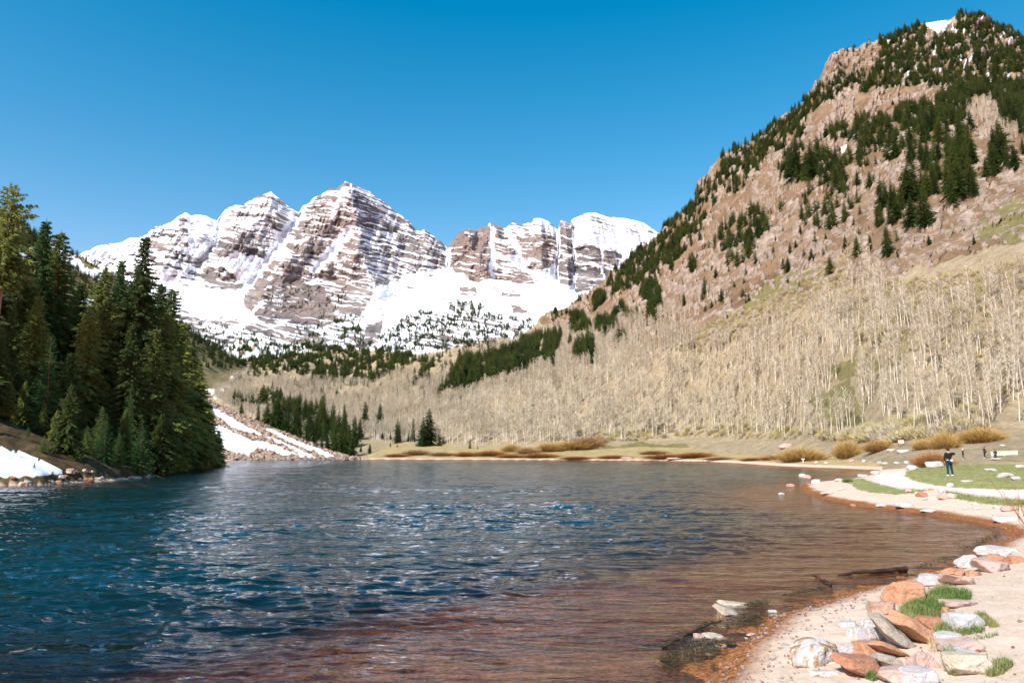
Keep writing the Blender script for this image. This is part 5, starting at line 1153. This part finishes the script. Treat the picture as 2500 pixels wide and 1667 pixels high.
M_WOOD = simple('soaked_wood', (.05, .024, .012), .5, .4, .5, 6); M_DRY = simple('dry_wood', (.30, .17, .10), .9, .1, .4, 6)
a_ = ground_at(2046, 1413); b_ = ground_at(2212, 1396); a_[2] = .02; b_[2] = .05
stick('driftwood_log', 'dark soaked log lying half in the water along the beach', 'log', [a_, (a_ + b_) / 2 + [0, -.03, .01], b_], [.02, .055, .06], M_WOOD, 10, .008, 2)
a_ = ground_at(1985, 1416); b_ = ground_at(2038, 1437); a_[2] = .01; b_[2] = .05
stick('drift_branch', 'short black branch lying in the shallows left of the soaked log', 'branch', [a_, (a_ + b_) / 2, b_], [.012, .03, .014], M_WOOD, 6, .02, 3)
a_ = ground_at(1618, 1592); b_ = ground_at(1760, 1524); a_[2] = .02; b_[2] = .03
stick('drift_branch', 'long thin dark branch floating off the reedy rock', 'branch', [a_, (a_ + b_) / 2 + [.0, .1, 0], b_], [.02, .03, .015], M_WOOD, 6, .012, 4)
q1 = hl.at(2225, 1108); q2 = ground_at(2290, 1113); q2 = np.array([q2[0], q1[1], q1[2] + .05]) if abs(q2[1] - q1[1]) > 20 else q2
stick('fallen_branch', 'dark crooked fallen branch below the framed notice', 'branch', [q1 + [0, 0, .15], (q1 + q2) / 2 + [0, 0, .35], q2 + [0, 0, .15]], [.05, .12, .04], M_WOOD, 6, .09, 5)
# bare shrub at the right edge
sp_ = ground_at(2520, 1312); M_SH = simple('shrub_bark', (.26, .13, .06), .9, .1, .3, 4)
g = np.random.RandomState(12); parts = []
for i in range(26):
    an = g.rand() * 6.28; sp = .25 + .75 * g.rand(); L = 1.1 + .9 * g.rand(); e = np.array([math.cos(an) * sp * L * .7, math.sin(an) * sp * L * .7, L]); p_ = [np.zeros(3), e * .35 + g.normal(size=3) * .05, e * .7 + g.normal(size=3) * .07, e]
    parts.append(tube_np(p_, [.014, .010, .006, .002], 4))
    for j in range(6):
        t = g.uniform(.35, .9); b = e * t; d = unit(e / L + g.normal(size=3) * .5); parts.append(tube_np([b, b + d * .25, b + d * .25 + unit(d + g.normal(size=3) * .4) * .22], [.005, .0035, .001], 3))
V, Fa = join_np(parts); me = mesh_np('bare_shrub', V, Fa); me.materials.append(M_SH); o = obj('bare_shrub', me, loc=tuple(sp_)); tag(o, 'leafless red-brown shrub reaching in from the right edge above the beach', 'shrub')
g_ = ground_at(2069, 1176); o = obj('shrub', soup('shrub', brush_np(31, 500, .6, .02), M_G)); o.location = tuple(g_); o.scale = (.75, .6, .42); tag(o, 'small round bright green shrub on the tip of the spit', 'shrub')

# ------------------------------------------------------------------ notice, plank, post
def box_np(c, s, bev=.0):
    x, y, z = [v / 2 for v in s]; V = np.array([[a * x, b * y, d * z] for a in (-1, 1) for b in (-1, 1) for d in (-1, 1)]) + c
    return V, np.array([[0, 1, 3, 2], [4, 6, 7, 5], [0, 4, 5, 1], [2, 3, 7, 6], [0, 2, 6, 4], [1, 5, 7, 3]])
def parts_obj(name, boxes, mat, parent):
    V, Fa = join_np([box_np(np.array(c), s) for c, s in boxes]); me = mesh_np(name, V, Fa, False); me.materials.append(mat); o = obj(name, me, parent=parent)
    b = o.modifiers.new('bevel', 'BEVEL'); b.width = .012; b.segments = 2; return o
M_FR = simple('stained_wood', (.36, .12, .04), .7, .2, .3, 6); M_PAN = simple('notice_paper', (.72, .74, .75), .5, .3, .05, 5); M_CR = simple('cream_boards', (.82, .74, .52), .7, .2, .08, 3)
q = hl.at(2201, 1090); e = bpy.data.objects.new('notice_board', None); COL.objects.link(e); e.location = tuple(q); e.scale = (q[1] / F * 16.5 / 1.1,) * 3
tag(e, 'small white notice in a rust-brown wooden frame under the aspens', 'notice board')
parts_obj('frame', [((0, 0, 1.05), (1.1, .08, .10)), ((0, 0, .38), (1.1, .08, .08)), ((-.51, 0, .72), (.09, .09, .62)), ((.51, 0, .72), (.09, .09, .62)), ((0, 0, 1.13), (1.24, .30, .05))], M_FR, e)
parts_obj('panel', [((0, .01, .74), (.92, .04, .60))], M_PAN, e); parts_obj('post', [((-.42, .06, .12), (.09, .09, .62))], M_FR, e); parts_obj('post', [((.42, .06, .12), (.09, .09, .62))], M_FR, e)
q = surf_at(2452, 1121); s_ = q[1] / F; e = bpy.data.objects.new('low_barrier', None); COL.objects.link(e); e.location = tuple(q); e.rotation_euler = (0, math.radians(-2.5), math.radians(-8)); wd_ = 60 * s_; hh = 12.5 * s_
tag(e, 'low cream wooden plank barrier in the dry grass beside the walkers', 'barrier')
parts_obj('board', [((0, 0, hh * .60), (wd_, .06, hh * .74))], M_CR, e); parts_obj('top_rail', [((0, 0, hh * 1.0), (wd_ * 1.02, .24, .06))], M_CR, e)
for sx_ in (-1, 0, 1): parts_obj('post', [((sx_ * wd_ * .46, .07, hh * .35), (.12, .08, hh * .9))], M_CR, e)
q = surf_at(1961, 1129); s_ = q[1] / F; e = bpy.data.objects.new('marker_post', None); COL.objects.link(e); e.location = tuple(q); tag(e, 'short pale marker post with a wider cap before the golden willow hedge', 'post')
parts_obj('post', [((0, 0, 3.5 * s_), (2.2 * s_, .15, 8 * s_))], M_PAN, e); parts_obj('cap', [((0, 0, 8.4 * s_), (6.5 * s_, .35, 2.6 * s_))], M_PAN, e)

# ------------------------------------------------------------------ people
def skin_obj(name, joints, edges, mat, parent, sub=2, root=0):
    bm = bmesh.new(); lay = bm.verts.layers.skin.verify(); vs = []
    for p_ in joints:
        v = bm.verts.new(p_[:3]); r = p_[3] if isinstance(p_[3], tuple) else (p_[3], p_[3]); v[lay].radius = r; vs.append(v)
    vs[root][lay].use_root = True
    for a_, b_ in edges: bm.edges.new((vs[a_], vs[b_]))
    me = bpy.data.meshes.new(name); bm.to_mesh(me); bm.free(); me.materials.append(mat); o = obj(name, me, parent=parent)
    sk = o.modifiers.new('skin', 'SKIN'); sk.use_smooth_shade = True; sb = o.modifiers.new('sub', 'SUBSURF'); sb.levels = sub; sb.render_levels = sub; return o
M_SKIN = simple('skin', (.50, .28, .19), .6, .3, .05, 4); M_BLK = simple('black_jacket', (.012, .014, .015), .85, .2, .3, 6); M_JEAN = simple('blue_jeans', (.012, .045, .07), .9, .1, .3, 8); M_WHT = simple('white_fabric', (.75, .75, .76), .8, .2, .06, 6)
M_MAR = simple('maroon_jacket', (.10, .02, .03), .85, .15, .3, 6); M_DK = simple('dark_trousers', (.02, .03, .035), .9, .1, .3, 6); M_BAG = simple('brown_backpack', (.30, .14, .08), .85, .15, .25, 6); M_HAIR = simple('dark_hair', (.02, .013, .009), .7, .3, .3, 12); M_TAN = simple('tan_trousers', (.42, .25, .08), .9, .1, .2, 6)
def person(name, label, px_, py_, hpx, yaw, jacket, trousers, pose, head, extra=None):
    q = surf_at(px_, py_); hgt = hpx * q[1] / F; s_ = hgt / 1.78; print('person', name, round(float(q[1]), 1), round(float(hgt), 2))
    e = bpy.data.objects.new('person', None); COL.objects.link(e); e.location = tuple(q); e.rotation_euler = (0, 0, yaw); e.scale = (s_,) * 3; tag(e, label, 'person')
    LF, RF, LE, LH, RE, RH = pose
    hipL, hipR = np.array([-.10, 0, .92]), np.array([.10, 0, .92]); shL, shR = np.array([-.19, 0, 1.44]), np.array([.19, 0, 1.44])
    LF, RF = np.array(LF), np.array(RF); kL = (hipL + LF) / 2 + [0, .04, .03]; kR = (hipR + RF) / 2 + [0, .04, .03]
    J = [(0, 0, .95, .12), (0, -.01, 1.18, .12), (0, 0, 1.38, .13), (0, 0, 1.50, .06), (0, .015, 1.58, .06), (0, .03, 1.68, .085),
         (*hipL, .085), (*kL, .055), (*LF, .04), (LF[0], LF[1] + .15, .04, .035), (*hipR, .085), (*kR, .055), (*RF, .04), (RF[0], RF[1] + .15, .04, .035),
         (*shL, .06), (*LE, .042), (*LH, .03), (*shR, .06), (*RE, .042), (*RH, .03)]
    E = [(0, 1), (1, 2), (2, 3), (3, 4), (4, 5), (0, 6), (6, 7), (7, 8), (8, 9), (0, 10), (10, 11), (11, 12), (12, 13), (2, 14), (14, 15), (15, 16), (2, 17), (17, 18), (18, 19)]
    # five separate short fingers on each hand, rooted in the palm
    for hi_, el in ((16, 15), (19, 18)):
        h0 = np.array(J[hi_][:3]); d = unit(h0 - np.array(J[el][:3])); sd_ = unit(np.cross(d, [0.1, 1, 0.2])); ix = len(J); pal = h0 + d * .055; J.append((*pal, .026)); E.append((hi_, ix))
        for f_ in range(4): b0 = pal + d * .02 + sd_ * (f_ - 1.5) * .018; t0 = b0 + d * (.06 + .012 * (1.5 - abs(f_ - 1.5))) + np.array([0, .02, -.01]); J.append((*t0, .0085)); E.append((ix, len(J) - 1))
        t0 = h0 + sd_ * .05 + d * .05; J.append((*t0, .010)); E.append((hi_, len(J) - 1))
    skin_obj('body', J, E, M_SKIN, e)
    jk = [(0, 0, .93, (.17, .125)), (0, -.01, 1.16, (.165, .125)), (0, 0, 1.36, (.19, .13)), (0, 0, 1.475, .085), (*shL, .085), (*LE, .062), (*(np.array(LE) * .12 + np.array(LH) * .88), .045), (*shR, .085), (*RE, .062), (*(np.array(RE) * .12 + np.array(RH) * .88), .045)]
    skin_obj('jacket', jk, [(0, 1), (1, 2), (2, 3), (2, 4), (4, 5), (5, 6), (2, 7), (7, 8), (8, 9)], jacket, e)
    lu = lambda p_: tuple(np.array(p_) + [0, 0, .03])
    skin_obj('trousers', [(0, 0, .97, .145), (*hipL, .115), (*kL, .080), (*lu(LF), .062), (*hipR, .115), (*kR, .080), (*lu(RF), .062)], [(0, 1), (1, 2), (2, 3), (0, 4), (4, 5), (5, 6)], trousers, e)
    for ft in (LF, RF): skin_obj('shoe', [(ft[0], ft[1] - .05, .05, .05), (ft[0], ft[1] + .08, .045, .05), (ft[0], ft[1] + .20, .035, .035)], [(0, 1), (1, 2)], M_WHT, e)
    V, Fa = ICO2; hm = {'hair': M_HAIR, 'cap': M_WHT, 'hood': M_BLK}[head]; top = V * [.098, .112, .12]; top = top + np.array([0, .018, 1.70]); k_ = V[:, 1] - V[:, 2] * 1.3 < .55
    fm_ = k_[Fa].all(1); me = mesh_np(head, top, Fa[fm_]); me.materials.append(hm); obj(head, me, parent=e)
    # face: nose, eyes and ears sit on the head
    V0 = V * [.014, .02, .02]; me = mesh_np('face', *join_np([(V0 + [0, .125, 1.665], Fa), (V * [.012, .018, .025] + [-.09, .03, 1.67], Fa), (V * [.012, .018, .025] + [.09, .03, 1.67], Fa), (V * [.022, .008, .007] + [0, .112, 1.625], Fa)])); me.materials.append(M_SKIN); obj('face', me, parent=e)
    me = mesh_np('eyes', *join_np([(V * [.011, .008, .008] + [-.032, .108, 1.69], Fa), (V * [.011, .008, .008] + [.032, .108, 1.69], Fa)])); me.materials.append(M_HAIR); obj('eyes', me, parent=e)
    return e
def blob(name, parent, c, s, mat, sub=2):
    V, Fa = rock_np(7, 12, 10, .02, 2); me = mesh_np(name, V * s + np.array(c), Fa); me.materials.append(mat); return obj(name, me, parent=parent)
pe = person('photographer', 'person in black jacket and blue jeans on the lawn, back turned, one arm raised', 2320, 1162, 66, 0.0, M_BLK, M_JEAN,
    ((-.13, -.02, .07), (.20, .03, .07), (-.30, -.03, 1.18), (-.27, .04, .93), (.50, .12, 1.46), (.28, .28, 1.32)), 'hair')
blob('waist_bag', pe, (.10, -.15, 1.02), (.115, .06, .085), M_WHT); blob('shirt_hem', pe, (-.16, -.10, 1.03), (.07, .045, .05), M_WHT)
cm = obj('camera', mesh_np('camera', *join_np([box_np(np.array([0, 0, 0]), (.14, .07, .09)), tube_np([[0, .03, 0], [0, .12, 0]], [.035, .035], 12)])), M_BLK); cm.location = tuple(pe.location + Vector((.20 * pe.scale[0], .36 * pe.scale[0], 1.36 * pe.scale[0]))); cm.scale = pe.scale; tag(cm, 'black camera held up by the person in jeans on the lawn', 'camera')
dn = ((-.10, 0, .07), (.10, .02, .07), (-.27, 0, 1.18), (-.22, .10, .98), (.27, .02, 1.18), (.24, .12, .98))
p2 = person('w1', 'person in maroon jacket, white cap and dark trousers walking in the dry grass', 2353, 1123.5, 25, .9, M_MAR, M_DK, ((-.10, 0, .07), (.10, .02, .07), (-.27, .02, 1.18), (-.20, .25, 1.15), (.27, .02, 1.18), (.22, .22, 1.1)), 'cap')
blob('shirt_hem', p2, (0, 0, .94), (.175, .135, .03), M_WHT)
p3 = person('w2', 'person in black with a brown backpack beside the cream barrier', 2405, 1124, 27, .6, M_BLK, M_DK, ((-.10, 0, .07), (.10, .02, .07), (-.34, .05, 1.25), (-.42, .2, 1.2), (.27, .02, 1.18), (.2, .15, 1.02)), 'hair')
bp_ = blob('backpack', p3, (.06, -.23, 1.22), (.17, .14, .25), M_BAG)
p4 = person('w3', 'person in hooded black jacket with white hem in front of the cream barrier', 2431, 1123, 25, -.3, M_BLK, M_DK, dn, 'hood')
blob('shirt_hem', p4, (0, 0, .93), (.18, .135, .035), M_WHT)
